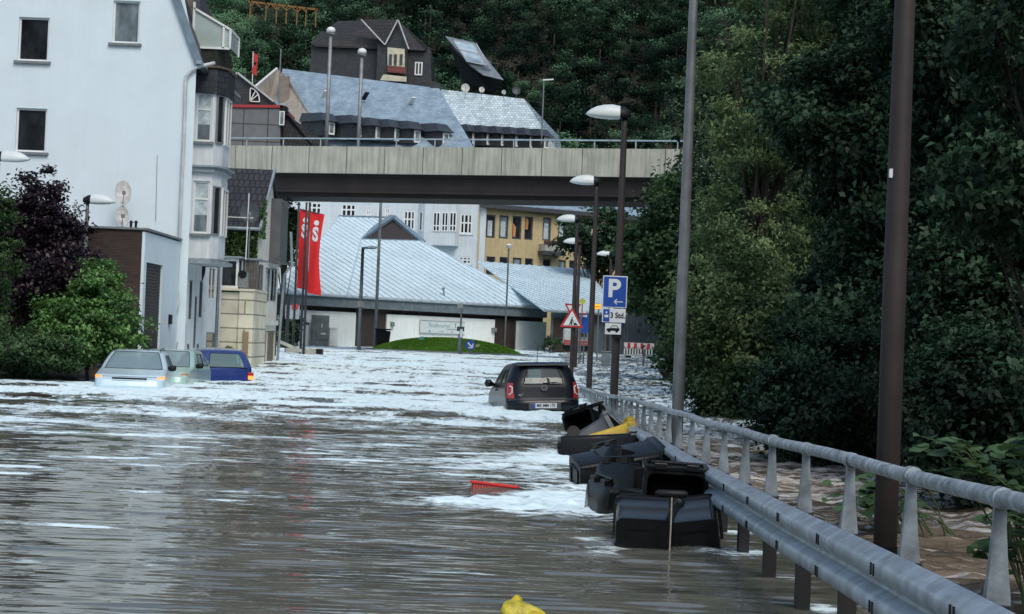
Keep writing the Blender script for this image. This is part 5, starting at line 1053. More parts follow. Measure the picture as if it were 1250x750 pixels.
# ================================================================== CARS
class CarBody:
    F_, C_, S_ = 20, 6, 28
    def __init__(s, lv, r): s.lv = np.array(lv, float); s.r = r
    def par(s, z): L = s.lv; return [float(np.interp(z, L[:, 0], L[:, i])) for i in (1, 2, 3)]
    def ring(s, z, off=0.):
        y0, y1, W = s.par(z); W += off; y0 -= off; y1 += off; r = min(s.r+off, W*.95, (y1-y0)*.48); P = []
        def arc(cx, cy, a0): return [Vector((cx+r*math.cos(a0+math.pi/2*k/s.C_), cy+r*math.sin(a0+math.pi/2*k/s.C_), z)) for k in range(s.C_)]
        P += [Vector((-(W-r)+2*(W-r)*k/s.F_, y0, z)) for k in range(s.F_)]; P += arc(W-r, y0+r, -math.pi/2)
        P += [Vector((W, y0+r+(y1-y0-2*r)*k/s.S_, z)) for k in range(s.S_)]; P += arc(W-r, y1-r, 0)
        P += [Vector(((W-r)-2*(W-r)*k/s.F_, y1, z)) for k in range(s.F_)]; P += arc(-(W-r), y1-r, math.pi/2)
        P += [Vector((-W, y1-r-(y1-y0-2*r)*k/s.S_, z)) for k in range(s.S_)]; P += arc(-(W-r), y0+r, math.pi)
        return P
    # segment starts: rear 0, rear right corner F, right side F+C, ...
    def idx(s, seg):
        F_, C_, S_ = s.F_, s.C_, s.S_; st = {'rear': 0, 'right': F_+C_, 'front': F_+2*C_+S_, 'left': 2*F_+3*C_+S_}[seg]; ln = {'rear': F_, 'front': F_}.get(seg, S_); return st, ln
    def crown(s, z): # slight bow of the front and rear faces
        return 0
def make_car(name, label, loc, yaw, lv, r, paint, glass_z, side_win, tilt=(0, 0), bow=.05, rear_in=2, front_in=2, glass=None, group=None, extend=1):
    B = CarBody(lv, r); t = thing(name, label, 'car', (0, 0, 0), group)
    zs = sorted({round(float(z), 4) for z in np.concatenate([np.linspace(lv[0][0], lv[-1][0], 44), [a[0] for a in lv], list(glass_z), [w_[k] for w_ in side_win for k in (2, 3)]])})
    zs = [z for i, z in enumerate(zs) if i == 0 or z-zs[i-1] > .004 or z in glass_z]
    N = 2*B.F_+4*B.C_+2*B.S_; g0_, g1_ = glass_z
    def hole(zm, k):
        for seg, ins in (('rear', rear_in), ('front', front_in)):
            st, ln = B.idx(seg)
            if st+ins <= k < st+ln-ins and g0_ < zm < g1_: return True
            if ins < 0 and g0_ < zm < g1_ and (st+ins <= k < st+ln-ins or (seg == 'rear' and k >= N+ins)): return True
        for (f0, f1, z0, z1) in side_win:
            for seg in ('right', 'left'):
                st, ln = B.idx(seg); a, b = (f0, f1) if seg == 'right' else (1-f1, 1-f0)
                if st+round(a*ln) <= k < st+round(b*ln) and z0 < zm < z1: return True
        return False
    L0 = lv[-1][0]
    def P(z, k, off=0.):
        p = B.ring(z, off)[k % N]; y0, y1, W = B.par(z); h = bow*max(0, 1-(p.x/max(W, .01))**2); 
        return Vector((p.x, p.y+(h if p.y > (y0+y1)/2 else -h), p.z))
    rings = []
    for z in zs:
        R_ = B.ring(z); y0, y1, W = B.par(z); R2 = []
        for p in R_:
            h = bow*max(0, 1-(p.x/W)**2); R2.append(Vector((p.x, p.y+(h if p.y > (y0+y1)/2 else -h)*min(1, abs(p.y-(y0+y1)/2)/((y1-y0)/2)), p.z)))
        rings.append(R2)
    m = MB(); V = [p for r_ in rings for p in r_]; fs = []
    for i in range(len(zs)-1):
        zm = (zs[i]+zs[i+1])/2
        for k in range(N):
            if not hole(zm, k): fs.append((i*N+k, i*N+(k+1) % N, (i+1)*N+(k+1) % N, (i+1)*N+k))
    fs.append(tuple(range((len(zs)-1)*N, len(zs)*N))); m.add(V, fs); body = m.build('body', paint, t, smooth='auto')
    gm = glass or clearglass('car_glass')
    def patch(nm, k0, k1, z0, z1, mat, off=.003, parent=body, thick_=None):
        zz = [z for z in zs if z0-1e-4 <= z <= z1+1e-4]
        if len(zz) < 2: zz = [z0, z1]
        q = MB(); rows = []
        for z in zz:
            rows.append([])
            R_ = B.ring(z, off); y0, y1, W = B.par(z)
            for k in range(k0, k1+1):
                p = R_[k % N]; h = bow*max(0, 1-(p.x/W)**2); rows[-1].append(Vector((p.x, p.y+(h if p.y > (y0+y1)/2 else -h)*min(1, abs(p.y-(y0+y1)/2)/((y1-y0)/2)), p.z)))
        q.grid(rows); gl = q.build(nm, mat, parent, smooth=True)
        q = MB(); loop = rows[0]+[r[-1] for r in rows[1:]]+rows[-1][::-1][1:]+[r[0] for r in rows[::-1][1:]]
        q.tube(loop, .011, 4, False); q.build('window_seal', m_black, gl); return gl
    for seg, nm, ins in (('rear', 'rear_window', rear_in), ('front', 'windscreen', front_in)):
        st, ln = B.idx(seg); patch(nm, st+ins, st+ln-ins, g0_, g1_, gm)
    for (f0, f1, z0, z1) in side_win:
        for seg in ('right', 'left'):
            st, ln = B.idx(seg); a, b = (f0, f1) if seg == 'right' else (1-f1, 1-f0); patch('side_window', st+round(a*ln), st+round(b*ln), z0, z1, gm)
    # dark cabin floor, seats
    q = MB(); y0, y1, W = B.par(g0_); q.box(-W+.06, W-.06, y0+.15, y1-.25, g0_-.22, g0_-.15); q.build('cabin_floor', m_black, t)
    for sx in (-1, 1):
        for yf in (.52, .2):
            q = MB(); yc = y0+(y1-y0)*yf; q.box(sx*.36-.22, sx*.36+.22, yc, yc+.14, g0_-.2, g0_+.14); q.box(sx*.36-.12, sx*.36+.12, yc+.02, yc+.11, g0_+.15, g0_+.34); q.build('seat', m_black, t, bevel=.03)
    # wheels
    Lc = lv[2][2]-lv[2][1]; 
    for sx in (-1, 1):
        for yc in (.55, Lc-.68):
            x = sx*(lv[2][3]-.10); q = MB(); q.tube([(x-.09, yc, .29), (x+.09, yc, .29)], .29, 20); wh = q.build('wheel', m_black, t, smooth='auto'); q = MB(); q.tube([(x+sx*.07, yc, .29), (x+sx*.1, yc, .29)], .19, 14); q.build('rim', m_galv, wh)
    t.location = loc; t.rotation_euler = Euler((tilt[0], tilt[1], yaw)); t['_'] = 1; del t['_']
    return t, body, B, patch
def paint(name, col, metal=.3, rough=.3): return M(name, col, rough, metal, var=.08, scale=2, coat=.6, bump=.02)
m_light_red = M('tail_lamp_red', (.40, .02, .02), .2, coat=.8, var=.15); m_refl = M('lamp_reflector', (.75, .62, .58), .2)
# -- black hatchback, rear towards us
UPL = [(.18, .15, 3.35, .70), (.30, .04, 3.46, .79), (.45, .0, 3.52, .815), (.58, .0, 3.53, .82), (.66, .03, 3.5, .82), (.80, .06, 3.38, .82), (.90, .08, 3.05, .81), (.97, .10, 2.78, .79), (1.1, .15, 2.58, .755), (1.22, .22, 2.38, .71), (1.34, .29, 2.15, .66), (1.41, .34, 2.0, .62), (1.445, .42, 1.85, .57), (1.465, .60, 1.6, .46), (1.472, .9, 1.35, .25)]
cp = at(654, 500, 43.6)
pblack = M('black_car_paint', (.005, .007, .012), .3, 0, var=.1, coat=.15, spec=.25)
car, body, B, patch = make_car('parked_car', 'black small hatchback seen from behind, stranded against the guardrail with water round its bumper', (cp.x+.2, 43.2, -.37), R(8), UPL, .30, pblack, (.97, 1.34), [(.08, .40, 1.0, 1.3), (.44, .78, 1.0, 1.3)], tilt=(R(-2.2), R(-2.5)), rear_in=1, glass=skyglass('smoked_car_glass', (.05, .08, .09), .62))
def cbox(nm, x0, x1, y0, y1, z0, z1, mat, par, bev=.01):
    q = MB(); q.box(x0, x1, y0, y1, z0, z1); return q.build(nm, mat, par, bevel=bev, world=False)
# frit band hatch glass border, spoiler, lamps, bumper, plate
q = MB(); q.prism([(-.60, .17, 1.37), (.60, .17, 1.37), (.56, .34, 1.43), (-.56, .34, 1.43)], (0, 0, .03)); q.build('spoiler', pblack, body, bevel=.012, world=False)
NR = 2*B.F_+4*B.C_+2*B.S_
for sx in (-1, 1):
    rows = []; zz = np.linspace(.66, 1.0, 9)
    for z in zz:
        t_ = (z-.66)/.34; y0, y1, W = B.par(z); xo = W-.015; xi = W-.17+.05*t_; row = []
        for x in np.linspace(xi, xo, 7):
            rr_ = .30; e = max(0, x-(W-rr_)); y = y0+rr_-math.sqrt(max(0, rr_**2-e*e))-.05*max(0, 1-(x/W)**2)-.012; row.append((sx*x, y, z))
        rows.append(row)
    q = MB(); q.grid(rows); tl = q.build('tail_lamp', m_light_red, body, smooth=True, world=False)
    q = MB(); pts = []
    for x_, z_ in ((.07, .93), (.12, .90), (.12, .78), (.06, .74)): y0, y1, W = B.par(z_); x = W-x_; e = max(0, x-(W-.30)); pts.append((sx*x, y0+.30-math.sqrt(.30**2-e*e)-.05*max(0, 1-(x/W)**2)-.025, z_))
    q.tube(pts, .016, 6); q.build('lamp_reflector', m_refl, tl, world=False)
def rearband(nm, z0, z1, off, mat, xw=.80, par=body, n=13, zin=.0):
    rows = []
    for z, o in ((z0, off*.3), (z0+.03, off), (z1-.02, off), (z1, off*.2)):
        y0, y1, W = B.par(z); row = []
        for x in np.linspace(-xw, xw, n): e = max(0, abs(x)-(W-.30)); row.append((x, y0+.30-math.sqrt(max(0, .30**2-e*e))-.05*max(0, 1-(x/W)**2)-o, z))
        rows.append(row)
    q = MB(); q.grid(rows); return q.build(nm, mat, par, smooth=True, world=False)
bp_ = rearband('bumper', .40, .65, .05, pblack, .79)
rearband('bumper_ledge', .605, .655, .075, M('bumper_gloss', (.06, .07, .085), .25, .3, coat=.5), .78)
rearband('diffuser', .18, .40, .02, m_black, .72)
pr_ = cbox('plate_recess', -.36, .36, -.125, -.07, .40, .56, M('bumper_grey', (.05, .055, .065), .5), body, .02)
pl = cbox('licence_plate', -.26, .26, -.135, -.126, .44, .55, M('plate_white', (.62, .66, .66), .4, var=.04), body, .004)
q = MB(); q.box(-.26, -.215, -.139, -.1355, .442, .548); q.build('blue_strip', m_blue, pl, world=False)
text('plate_text', 'MK·MM 170', .105, m_black, pl, Matrix.Translation((.02, -.138, .495)) @ UPR, .001, .002, sx=.78)
q = MB(); q.tube([(0, -.045+.0, .885), (0, -.0, .885)], .068, 24); bd = q.build('badge', M('chrome_badge', (.7, .72, .74), .2, .8), body, world=False); bd.location.y = -.0
q = MB(); q.tube([(0, -.047, .885), (0, -.046, .885)], .056, 24); q.build('badge_disc', m_black, bd, world=False)
q = MB(); X_ = lambda a, b: Vector((a*.055, -.050, .885+b*.055))
for a, b in (((-.42, .82), (-.12, .12)), ((-.12, .12), (0, .40)), ((0, .4), (.12, .12)), ((.12, .12), (.42, .82)), ((-.85, .35), (-.42, -.75)), ((-.42, -.75), (0, -.05)), ((0, -.05), (.42, -.75)), ((.42, -.75), (.85, .35))): q.bar(X_(*a), X_(*b), .010, .004, (0, 1, 0))
q.build('badge_letters', M('chrome_badge', (.7, .72, .74), .2, .8), bd, world=False)
text('model_lettering', 'up!', .09, M('chrome_badge', (.7, .72, .74), .2, .8), body, Matrix.Translation((-.52, -.012, .74)) @ UPR, .003, .002)
q = MB(); q.tube([(.03, .02, .985), (.12, .0, 1.0), (.34, .01, 1.0)], .012, 6); q.tube([(0, .02, .975), (0, -.0, .975)], .03, 10); q.build('wiper', m_black, body, world=False)
q = MB(); q.tube([(0, 1.0, 1.46), (0, .75, 1.86)], [.008, .004], 6); q.build('aerial', m_black, body, world=False)
for sx in (-1, 1):
    q = MB(); q.tube([(sx*.78, 2.35, .98), (sx*.86, 2.33, 1.0), (sx*.90, 2.30, 1.02), (sx*.99, 2.30, 1.02), (sx*1.01, 2.31, 1.02)], [.03, .06, .085, .085, .04], 12); q.build('wing_mirror', pblack, body, smooth=True, world=False)
    q = MB(); q.bar((sx*.835, 1.75, .86), (sx*.835, 1.92, .86), .03, .03); q.build('door_handle', pblack, body, world=False)
# -- estate / saloon bodies for the left group
ASL = [(.18, .15, 4.0, .72), (.32, .04, 4.10, .82), (.5, .0, 4.15, .85), (.66, .03, 4.10, .85), (.78, .06, 3.9, .85), (.88, .09, 3.3, .84), (.95, .12, 2.95, .82), (1.1, .24, 2.68, .77), (1.24, .38, 2.42, .71), (1.34, .5, 2.18, .66), (1.39, .62, 2.0, .60), (1.415, .85, 1.75, .48), (1.425, 1.1, 1.5, .25)]
def front_kit(body, B, y, zl, mat, amber, mir=2.55):
    for sx in (-1, 1):
        q = MB(); q.tube([(sx*.80, mir-.02, .95), (sx*.90, mir, .97), (sx*1.0, mir, .98), (sx*1.02, mir, .98)], [.04, .075, .07, .03], 10); q.build('wing_mirror', m_black, body, smooth=True, world=False)
        q = MB(); q.grid([[(sx*x, B.par(z)[1]-.05-(.12*((x-.45)/.35)**2 if x > .45 else 0)+.05+.012, z) for x in np.linspace(.48, .80, 6)] for z in (.60, .66, .72)]); hl = q.build('headlight', M('headlamp_glass', (.6, .65, .68), .12, coat=.8), body, smooth=True, world=False)
        q = MB(); q.prism([(sx*.66, 4.02, .60), (sx*.84, 3.86, .60), (sx*.84, 3.84, .77), (sx*.68, 4.0, .74)], (0, .045, 0)); q.build('indicator', amber, hl, bevel=.01, world=False)
    q = MB(); q.bar((-.55, mir+.38, .935), (.05, mir+.42, .925), .03, .02); q.bar((-.02, mir+.42, .925), (.55, mir+.38, .935), .03, .02); q.build('wiper', m_black, body, world=False)
m_amb = emis('lit_indicator', (1, .22, .03), 1.9)
cp = at(161, 470, 50)
car1, b1_, B1, p1_ = make_car('parked_car', 'pale silver blue car facing us with lit indicator, leftmost of the group', (cp.x-.1, 52.0, -.54), R(186), ASL, .24, paint('silver_blue_paint', (.54, .69, .76), .1, .3), (.93, 1.36), [(.12, .44, .98, 1.29), (.48, .82, .98, 1.29)], tilt=(R(1), R(0)), front_in=-2, glass=skyglass('painted_sky_car_glass', (.30, .42, .46), .62))  # windscreen's sky reflection is put into the glass colour
front_kit(b1_, B1, 4.1, .7, None, m_amb)
for sx in (-1, 1):
    q = MB(); q.tube([(sx*.57, .8, 1.43), (sx*.58, 1.0, 1.47), (sx*.58, 1.9, 1.45), (sx*.57, 2.1, 1.40)], .015, 6); q.build('roof_rail', m_black, b1_, world=False)
q = MB(); q.grid([[(x, B1.par(z)[1]+.05*max(0, 1-(x/.85)**2)+.006, z) for x in np.linspace(-.42, .42, 9)] for z in (.64, .68, .715)]); q.build('grille', m_black, b1_, world=False)
q = MB(); q.tube([(x, B1.par(.735)[1]+.05*max(0, 1-(x/.85)**2)+.004, .735) for x in np.linspace(-.66, .66, 13)], .006, 4); q.build('bonnet_gap', m_black, b1_, world=False)
cp = at(196, 466, 55)
car2, b2_, B2, p2_ = make_car('parked_car', 'pale mint green car facing us, half hidden behind the silver blue car', (cp.x+.35, 56.6, -.54), R(179), ASL, .24, paint('mint_green_paint', (.42, .60, .53), .2, .3), (.93, 1.36), [(.12, .44, .98, 1.29), (.48, .82, .98, 1.29)], tilt=(R(1), 0), front_in=-2, glass=skyglass('painted_sky_car_glass', (.30, .42, .46), .62))
front_kit(b2_, B2, 4.1, .7, None, M('indicator_off', (.5, .2, .06), .3))
q = MB(); q.tube([(0, 1.2, 1.42), (0, 1.05, 1.62)], .008, 6); q.build('aerial', m_black, b2_, world=False)
TWL = [(.18, .15, 3.3, .70), (.32, .03, 3.40, .79), (.5, .0, 3.43, .81), (.7, .01, 3.38, .815), (.86, .03, 3.1, .81), (.95, .05, 2.9, .80), (1.1, .14, 2.6, .765), (1.22, .24, 2.35, .73), (1.34, .33, 2.1, .68), (1.40, .39, 1.95, .63), (1.43, .5, 1.75, .52), (1.44, .8, 1.5, .3)]
cp = at(284, 464, 57); pblue = paint('violet_blue_paint', (.022, .045, .20), .2, .28)
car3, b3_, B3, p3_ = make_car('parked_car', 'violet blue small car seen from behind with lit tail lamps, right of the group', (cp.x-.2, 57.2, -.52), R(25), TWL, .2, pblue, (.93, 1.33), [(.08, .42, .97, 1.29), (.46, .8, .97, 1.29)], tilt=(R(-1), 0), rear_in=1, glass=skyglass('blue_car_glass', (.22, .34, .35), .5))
for sx in (-1, 1):
    q = MB(); q.box(sx*.72-.09, sx*.72+.09, -.02, .1, .60, .80); tl = q.build('tail_lamp', m_light_red, b3_, bevel=.02, world=False); q = MB(); q.box(sx*.72-.08, sx*.72+.07, -.035, -.02, .59, .70); q.build('lit_bulb', m_amb, tl, world=False)
    q = MB(); q.tube([(sx*.80, 2.35, .96), (sx*.88, 2.33, .98), (sx*.98, 2.33, .98)], [.03, .07, .05], 10); q.build('wing_mirror', m_black, b3_, smooth=True, world=False)
q = MB(); q.box(-.62, .62, .0, .03, .90, .93); q.build('hatch_trim', m_black, b3_, world=False); q = MB(); q.tube([(0, .04, .95), (.18, .1, 1.02)], .01, 5); q.build('wiper', m_black, b3_, world=False)
cp = at(271, 460, 60)
car4, b4_, B4, p4_ = make_car('parked_car', 'pale car of which only the silvery roof shows behind the violet blue car', (cp.x, 60, -.50), R(14), ASL, .24, paint('pale_silver_paint', (.40, .48, .56), .3, .3), (.95, 1.34), [(.12, .44, .98, 1.29), (.48, .82, .98, 1.29)])

# ================================================================== BINS
def make_bin(label, mtx, w_=.50, d_=.55, h_=.92, col=None, lid=0, group='overturned bins against the guardrail', name='wheelie_bin', wheels=True, hollow=True):
    mt = col or m_bin; t = thing(name, label, 'bin', (0, 0, 0), group)
    b = (.40*w_/.5, .42*d_/.55); 
    def rr_(wx, dy, z, r=.06, n=4):
        P_ = []
        for cx, cy, a0 in ((wx/2-r, dy/2-r, 0), (-wx/2+r, dy/2-r, 90), (-wx/2+r, -dy/2+r, 180), (wx/2-r, -dy/2+r, 270)):
            for k in range(n+1): a = R(a0+90*k/n); P_.append(Vector((cx+r*math.cos(a), cy+r*math.sin(a), z)))
        return P_+[P_[0]]
    wb, db = w_*.82, d_*.78
    rows = [rr_(wb*.96, db*.96, .0, .05), rr_(wb, db, .02), rr_(wb+(w_-wb)*.5, db+(d_-db)*.5, h_*.5), rr_(w_, d_, h_-.10), rr_(w_+.01, d_+.01, h_-.09), rr_(w_+.05, d_+.05, h_-.07), rr_(w_+.05, d_+.05, h_), rr_(w_-.02, d_-.02, h_), rr_(w_-.03, d_-.03, h_-.12), rr_(wb-.03, db-.03, .06)]
    m = MB(); m.grid(rows); m.poly(rows[0][:-1][::-1]); m.poly(rows[-1][:-1]); body = m.build('body', mt, t, smooth='auto', world=False)
    m = MB(); m.box(-wb*.30, wb*.30, -db*.30, -db*.27, -.012, .001); m.box(-wb*.30, wb*.30, db*.27, db*.30, -.012, .001); m.box(-wb*.30, -wb*.27, -db*.27, db*.27, -.012, .001); m.box(wb*.27, wb*.30, -db*.27, db*.27, -.012, .001)
    m.build('base_rib', mt, body, world=False)
    # lid hinged on the rear edge (rear = +y)
    L = Matrix.Translation((0, d_/2+.03, h_+.012)) @ Matrix.Rotation(-lid, 4, 'X')
    m = MB(); rows = [[L @ (p+Vector((0, -d_/2-.03, 0))) for p in q] for q in (rr_(w_+.06, d_+.06, -.015, .07), rr_(w_+.06, d_+.06, .012, .07), rr_(w_-.0, d_-.0, .035, .07), rr_(w_*.5, d_*.5, .055, .06))]
    m.grid(rows); m.poly(rows[-1][:-1]); rows2 = [[L @ (p+Vector((0, -d_/2-.03, 0))) for p in q] for q in (rr_(w_+.06, d_+.06, -.015, .07), rr_(w_-.02, d_-.02, -.015, .07), rr_(w_-.02, d_-.02, .008, .07))]
    m.grid(rows2); m.poly(rows2[-1][:-1]); ld_ = m.build('lid', mt, t, smooth='auto', world=False)
    m = MB()
    for sx in (-1, 1): m.box(sx*w_*.27-.055, sx*w_*.27+.055, d_/2+.02, d_/2+.075, h_-.05, h_+.045)
    m.tube([(-w_*.42, d_/2+.085, h_-.02), (w_*.42, d_/2+.085, h_-.02)], .016, 8); m.build('handle', mt, body, bevel=.008, world=False)
    if wheels:
        for sx in (-1, 1):
            x = sx*(wb/2+.0); m = MB(); m.tube([(x-.025, db/2+.02, .09), (x+.025, db/2+.02, .09)], .1, 18); m.build('wheel', m_black, t, smooth='auto', world=False)
    t.matrix_world = mtx; l, r_, s_ = mtx.decompose(); t.location = l; t.rotation_euler = r_.to_euler()
    return t
m_bin = M('black_bin_plastic', (.006, .007, .008), .24, var=.45, scale=4, bump=.12, bscale=18, spec=.25)
m_bing = M('grey_bin_plastic', (.06, .07, .085), .45, var=.3, scale=4); m_biny = M('yellow_bin_plastic', (.60, .42, .02), .45, var=.2, scale=5, streak=.3, dirt=(.25, .16, .02))
def BM(px, py, Y, rx, ry, rz, dz=0, order='XYZ'):
    p = at(px, py, Y); return Matrix.Translation(p+Vector((0, 0, dz))) @ Euler((R(rx), R(ry), R(rz)), order).to_matrix().to_4x4()
# matrix from explicit axes: z axis of the bin (bottom to mouth), y axis (rear side)
def BA(pos, zax, yax, dz=0):
    z = Vector(zax).normalized(); y = Vector(yax); y = (y-z*y.dot(z)).normalized(); x = y.cross(z); p = Vector(pos)
    return Matrix(((x.x, y.x, z.x, p.x), (x.y, y.y, z.y, p.y), (x.z, y.z, z.z, p.z+dz), (0, 0, 0, 1)))
# front pair lie on their side, bases towards us
p = at(785, 640, 15.0); make_bin('nearest black bin lying with its square base towards us, left of the front pair', BA((p.x, 15.0, .035), (.12, 1, .02), (0, 0, -1)), .52, .48, .95)
p = at(846, 640, 15.1); make_bin('black bin lying right beside the nearest one, touching the guardrail posts', BA((p.x+.03, 15.15, .025), (.05, 1, .03), (.15, 0, -1)), .46, .48, .95)
p = at(829, 594, 16.6); make_bin('black bin with its rounded mouth and two hinge lugs raised above the front pair', BA((p.x, 17.4, .14), (-.04, -1, .10), (.03, .1, 1)), .50, .50, .80, lid=R(262), wheels=False)
p = at(775, 595, 17.8); make_bin('black bin sunk low between the front pair and the arched pile', BA((p.x+.40, 18.3, -.03), (-1, -.35, .04), (.2, 0, 1)), .48, .48, .75)
p = at(775, 575, 20); make_bin('black bin tipped up steeply with its arched lid edge uppermost, middle of the pile', BA((p.x+.45, 20.3, -.01), (-.80, -.60, .07), (.25, .3, 1)), .54, .54, .80, lid=R(5))
p = at(790, 560, 21.4); make_bin('black bin leaning on the rail behind the arched lid, rear of the middle pile', BA((p.x+.30, 21.9, .04), (-.9, -.42, .10), (.2, .3, 1)), .52, .52, .85, lid=R(5))
p = at(692, 592, 22.2); make_bin('black bin lying with its base and wheel end pointing left into the street', BA((p.x+.06, 21.5, .06), (1, .25, .13), (.1, .3, -1)), .54, .54, .98)
p = at(680, 545, 28.2); make_bin('black bin lying flat across the flow with wet shining lid, before the yellow bin', BA((p.x, 27.0, .03), (1, .06, .01), (0, -.1, -1)), .56, .54, 1.02, wheels=False)
p = at(715, 528, 30.0); make_bin('yellow bin tipped over against the guardrail behind the flat black bin', BA((p.x-.10, 29.0, -.05), (1, .25, .25), (-.3, .2, 1)), .44, .46, .82, col=m_biny, wheels=False)
p = at(706, 525, 31.5); make_bin('dark grey bin half sunk behind the yellow bin', BA((p.x-.1, 31.0, -.12), (.8, .2, .40), (-.5, .3, 1)), .42, .42, .70, col=m_bing, lid=R(20))
p = at(715, 512, 34); make_bin('farthest black bin with open mouth tipped towards the street next to the black car', BA((p.x+.20, 34.2, .10), (-.55, -.9, .02), (-.35, .1, 1)), .56, .50, .60, lid=R(262))
# pale cord and knob on the near bins
a = at(820, 604, 14.85); t = thing('mooring_post', 'black T shaped handle standing on the nearest bin', 'handle', a)
m = MB(); m.tube([a+Vector((-.12, 0, 0)), a+Vector((-.1, 0, .005)), a+Vector((.1, 0, .005)), a+Vector((.12, 0, 0))], [.018, .030, .030, .018], 10); m.build('crossbar', m_black, t, smooth=True); m = MB(); m.tube([a, a-Vector((0, 0, .1))], .02, 8); m.build('stem', m_black, t)
m = MB(); m.tube([a+Vector((0, -.02, -.02)), a+Vector((.0, -.03, -.2)), a+Vector((-.003, -.03, -.44)), a+Vector((-.01, -.04, -.62))], .006, 5); tag(m.build('cord', M('pale_cord', (.35, .32, .24), .8)), 'thin pale cord hanging down from the black handle into the water', 'cord')
# red crate breaking the surface, yellow bag, driftwood
p = at(604, 600, 20.0); t = thing('red_crate', 'red plastic crate just breaking the surface with water sliding over it', 'crate', (p.x, 20, 0))
T_ = Matrix.Translation((p.x, 19.85, .012)) @ Euler((R(-6), R(4), R(-6))).to_matrix().to_4x4()
m_crate = M('red_plastic', (.50, .03, .03), .35, var=.3, scale=9)
m = MB(); m.box(-.23, .23, -.15, .15, -.15, .07, T_); m.build('body', m_crate, t, bevel=.04, seg=4); m = MB(); m.box(-.245, .245, -.165, -.15, .045, .075, T_); m.box(-.245, .245, .15, .165, .045, .075, T_); m.box(-.245, -.231, -.16, .16, .046, .074, T_); m.box(.231, .245, -.16, .16, .046, .074, T_); m.build('rim', M('red_plastic_rim', (.62, .035, .03), .3), t, bevel=.006)
m = MB()
for k in range(15): x = -.2+k*.0285; m.box(x, x+.01, -.158, -.15, -.05, .04, T_)
m.build('rib', M('pale_red_rib', (.45, .16, .14), .5), t)
rgb = np.random.default_rng(2); p = at(641, 746, 10.9); t = thing('yellow_bag', 'crumpled yellow plastic bag floating at the bottom edge of the picture', 'bag', (p.x, 10.9, 0))
m = MB(); rows = []
for i in range(15):
    v = i/14; row = []
    for k in range(29):
        a_ = 2*math.pi*k/28; r_ = (math.sin(math.pi*(.08+.92*v)*.98)**.7 if v < 1 else .02)*(1+.16*math.sin(a_*3+v*4)+.10*math.sin(a_*7+v*9)+.05*math.sin(a_*13-v*7)); hgt = .14*(1-math.cos(math.pi*v))/2-.05
        row.append(Vector((p.x+.125*r_*math.cos(a_)-.03*v, 10.9+.11*r_*math.sin(a_), hgt*(1+.25*math.cos(a_+2.2)))))
    row[-1] = row[0]; rows.append(row)
m.grid(rows); m.poly(rows[-1][:-1]); 
m.build('bag', M('yellow_bag_plastic', (.50, .42, .03), .35, var=.45, scale=14, bump=.5, bscale=40), t, smooth=True)
m = MB(); q = Vector((p.x-.05, 10.88, .08)); m.prism([q+Vector((-.035, 0, -.02)), q+Vector((.03, 0, -.02)), q+Vector((.02, .01, .03)), q+Vector((-.01, .0, .055)), q+Vector((-.03, .01, .03))], (.015, .05, .0)); m.build('knot', M('yellow_bag_plastic', (.5, .42, .03)), t, bevel=.01)
a, b = at(14, 500, 40), at(58, 501, 40); m = MB(); m.tube([(a.x, 40, -.01), ((a.x+b.x)/2, 40.1, .035), (b.x, 40.3, .0)], [.02, .06, .03], 8); tag(m.build('driftwood', M('dark_driftwood', (.03, .025, .02), .8), smooth=True), 'dark piece of driftwood floating at the left of the street', 'driftwood')
m = MB(); c = at(1022, 640, 16); 
# ================================================================== VEGETATION
def tree_px(name, label, cat, px, Y, blobs, **k):
    base = at(px, 400, Y); base.z = k.pop('zb', -.3); bx_ = []
    for (bx0, by0, bx1, by1, dep) in blobs:
        a = at(bx0, by0, Y); b = at(bx1, by1, Y); bx_.append((((a.x+b.x)/2, Y+k.get('dy', 0), (a.z+b.z)/2), (abs(b.x-a.x)/2, dep, abs(a.z-b.z)/2)))
    k.pop('dy', None); return tree(name, label, cat, tuple(base), bx_, **k)
lf_dark = leafmat('dark_maple_leaves', (.012, .030, .016), (.065, .135, .070), .25, .5, .22)
lf_mid = leafmat('mid_green_leaves', (.022, .050, .022), (.11, .20, .08), .28, .5, .2)
lf_olive = leafmat('olive_willow_leaves', (.045, .08, .032), (.27, .37, .17), .35, .6, .15)
lf_bright = leafmat('bright_bush_leaves', (.03, .08, .022), (.17, .34, .10), .3)
lf_purple = leafmat('purple_leaves', (.008, .005, .010), (.040, .022, .034), .15, .45)
lf_ever = leafmat('evergreen_needles', (.01, .03, .008), (.05, .10, .025), .15)
G = 'riverside trees right of the guardrail'
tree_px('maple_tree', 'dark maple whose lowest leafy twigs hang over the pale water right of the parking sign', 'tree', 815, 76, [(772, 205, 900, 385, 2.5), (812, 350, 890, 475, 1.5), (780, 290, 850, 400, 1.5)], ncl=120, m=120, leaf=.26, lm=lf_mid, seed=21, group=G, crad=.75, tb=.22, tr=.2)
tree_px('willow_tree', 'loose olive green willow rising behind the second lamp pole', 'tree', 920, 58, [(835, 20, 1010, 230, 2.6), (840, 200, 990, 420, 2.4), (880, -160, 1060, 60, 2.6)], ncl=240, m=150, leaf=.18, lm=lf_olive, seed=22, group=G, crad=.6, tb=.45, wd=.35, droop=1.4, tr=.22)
tree_px('alder_tree', 'mid green tree low behind the guardrail between the two near lamp poles', 'tree', 905, 44, [(820, 300, 990, 500, 2.2), (850, 400, 1000, 560, 2.0)], ncl=230, m=150, leaf=.12, lm=lf_olive, seed=23, group=G, crad=.5, tb=.10, tr=.16)
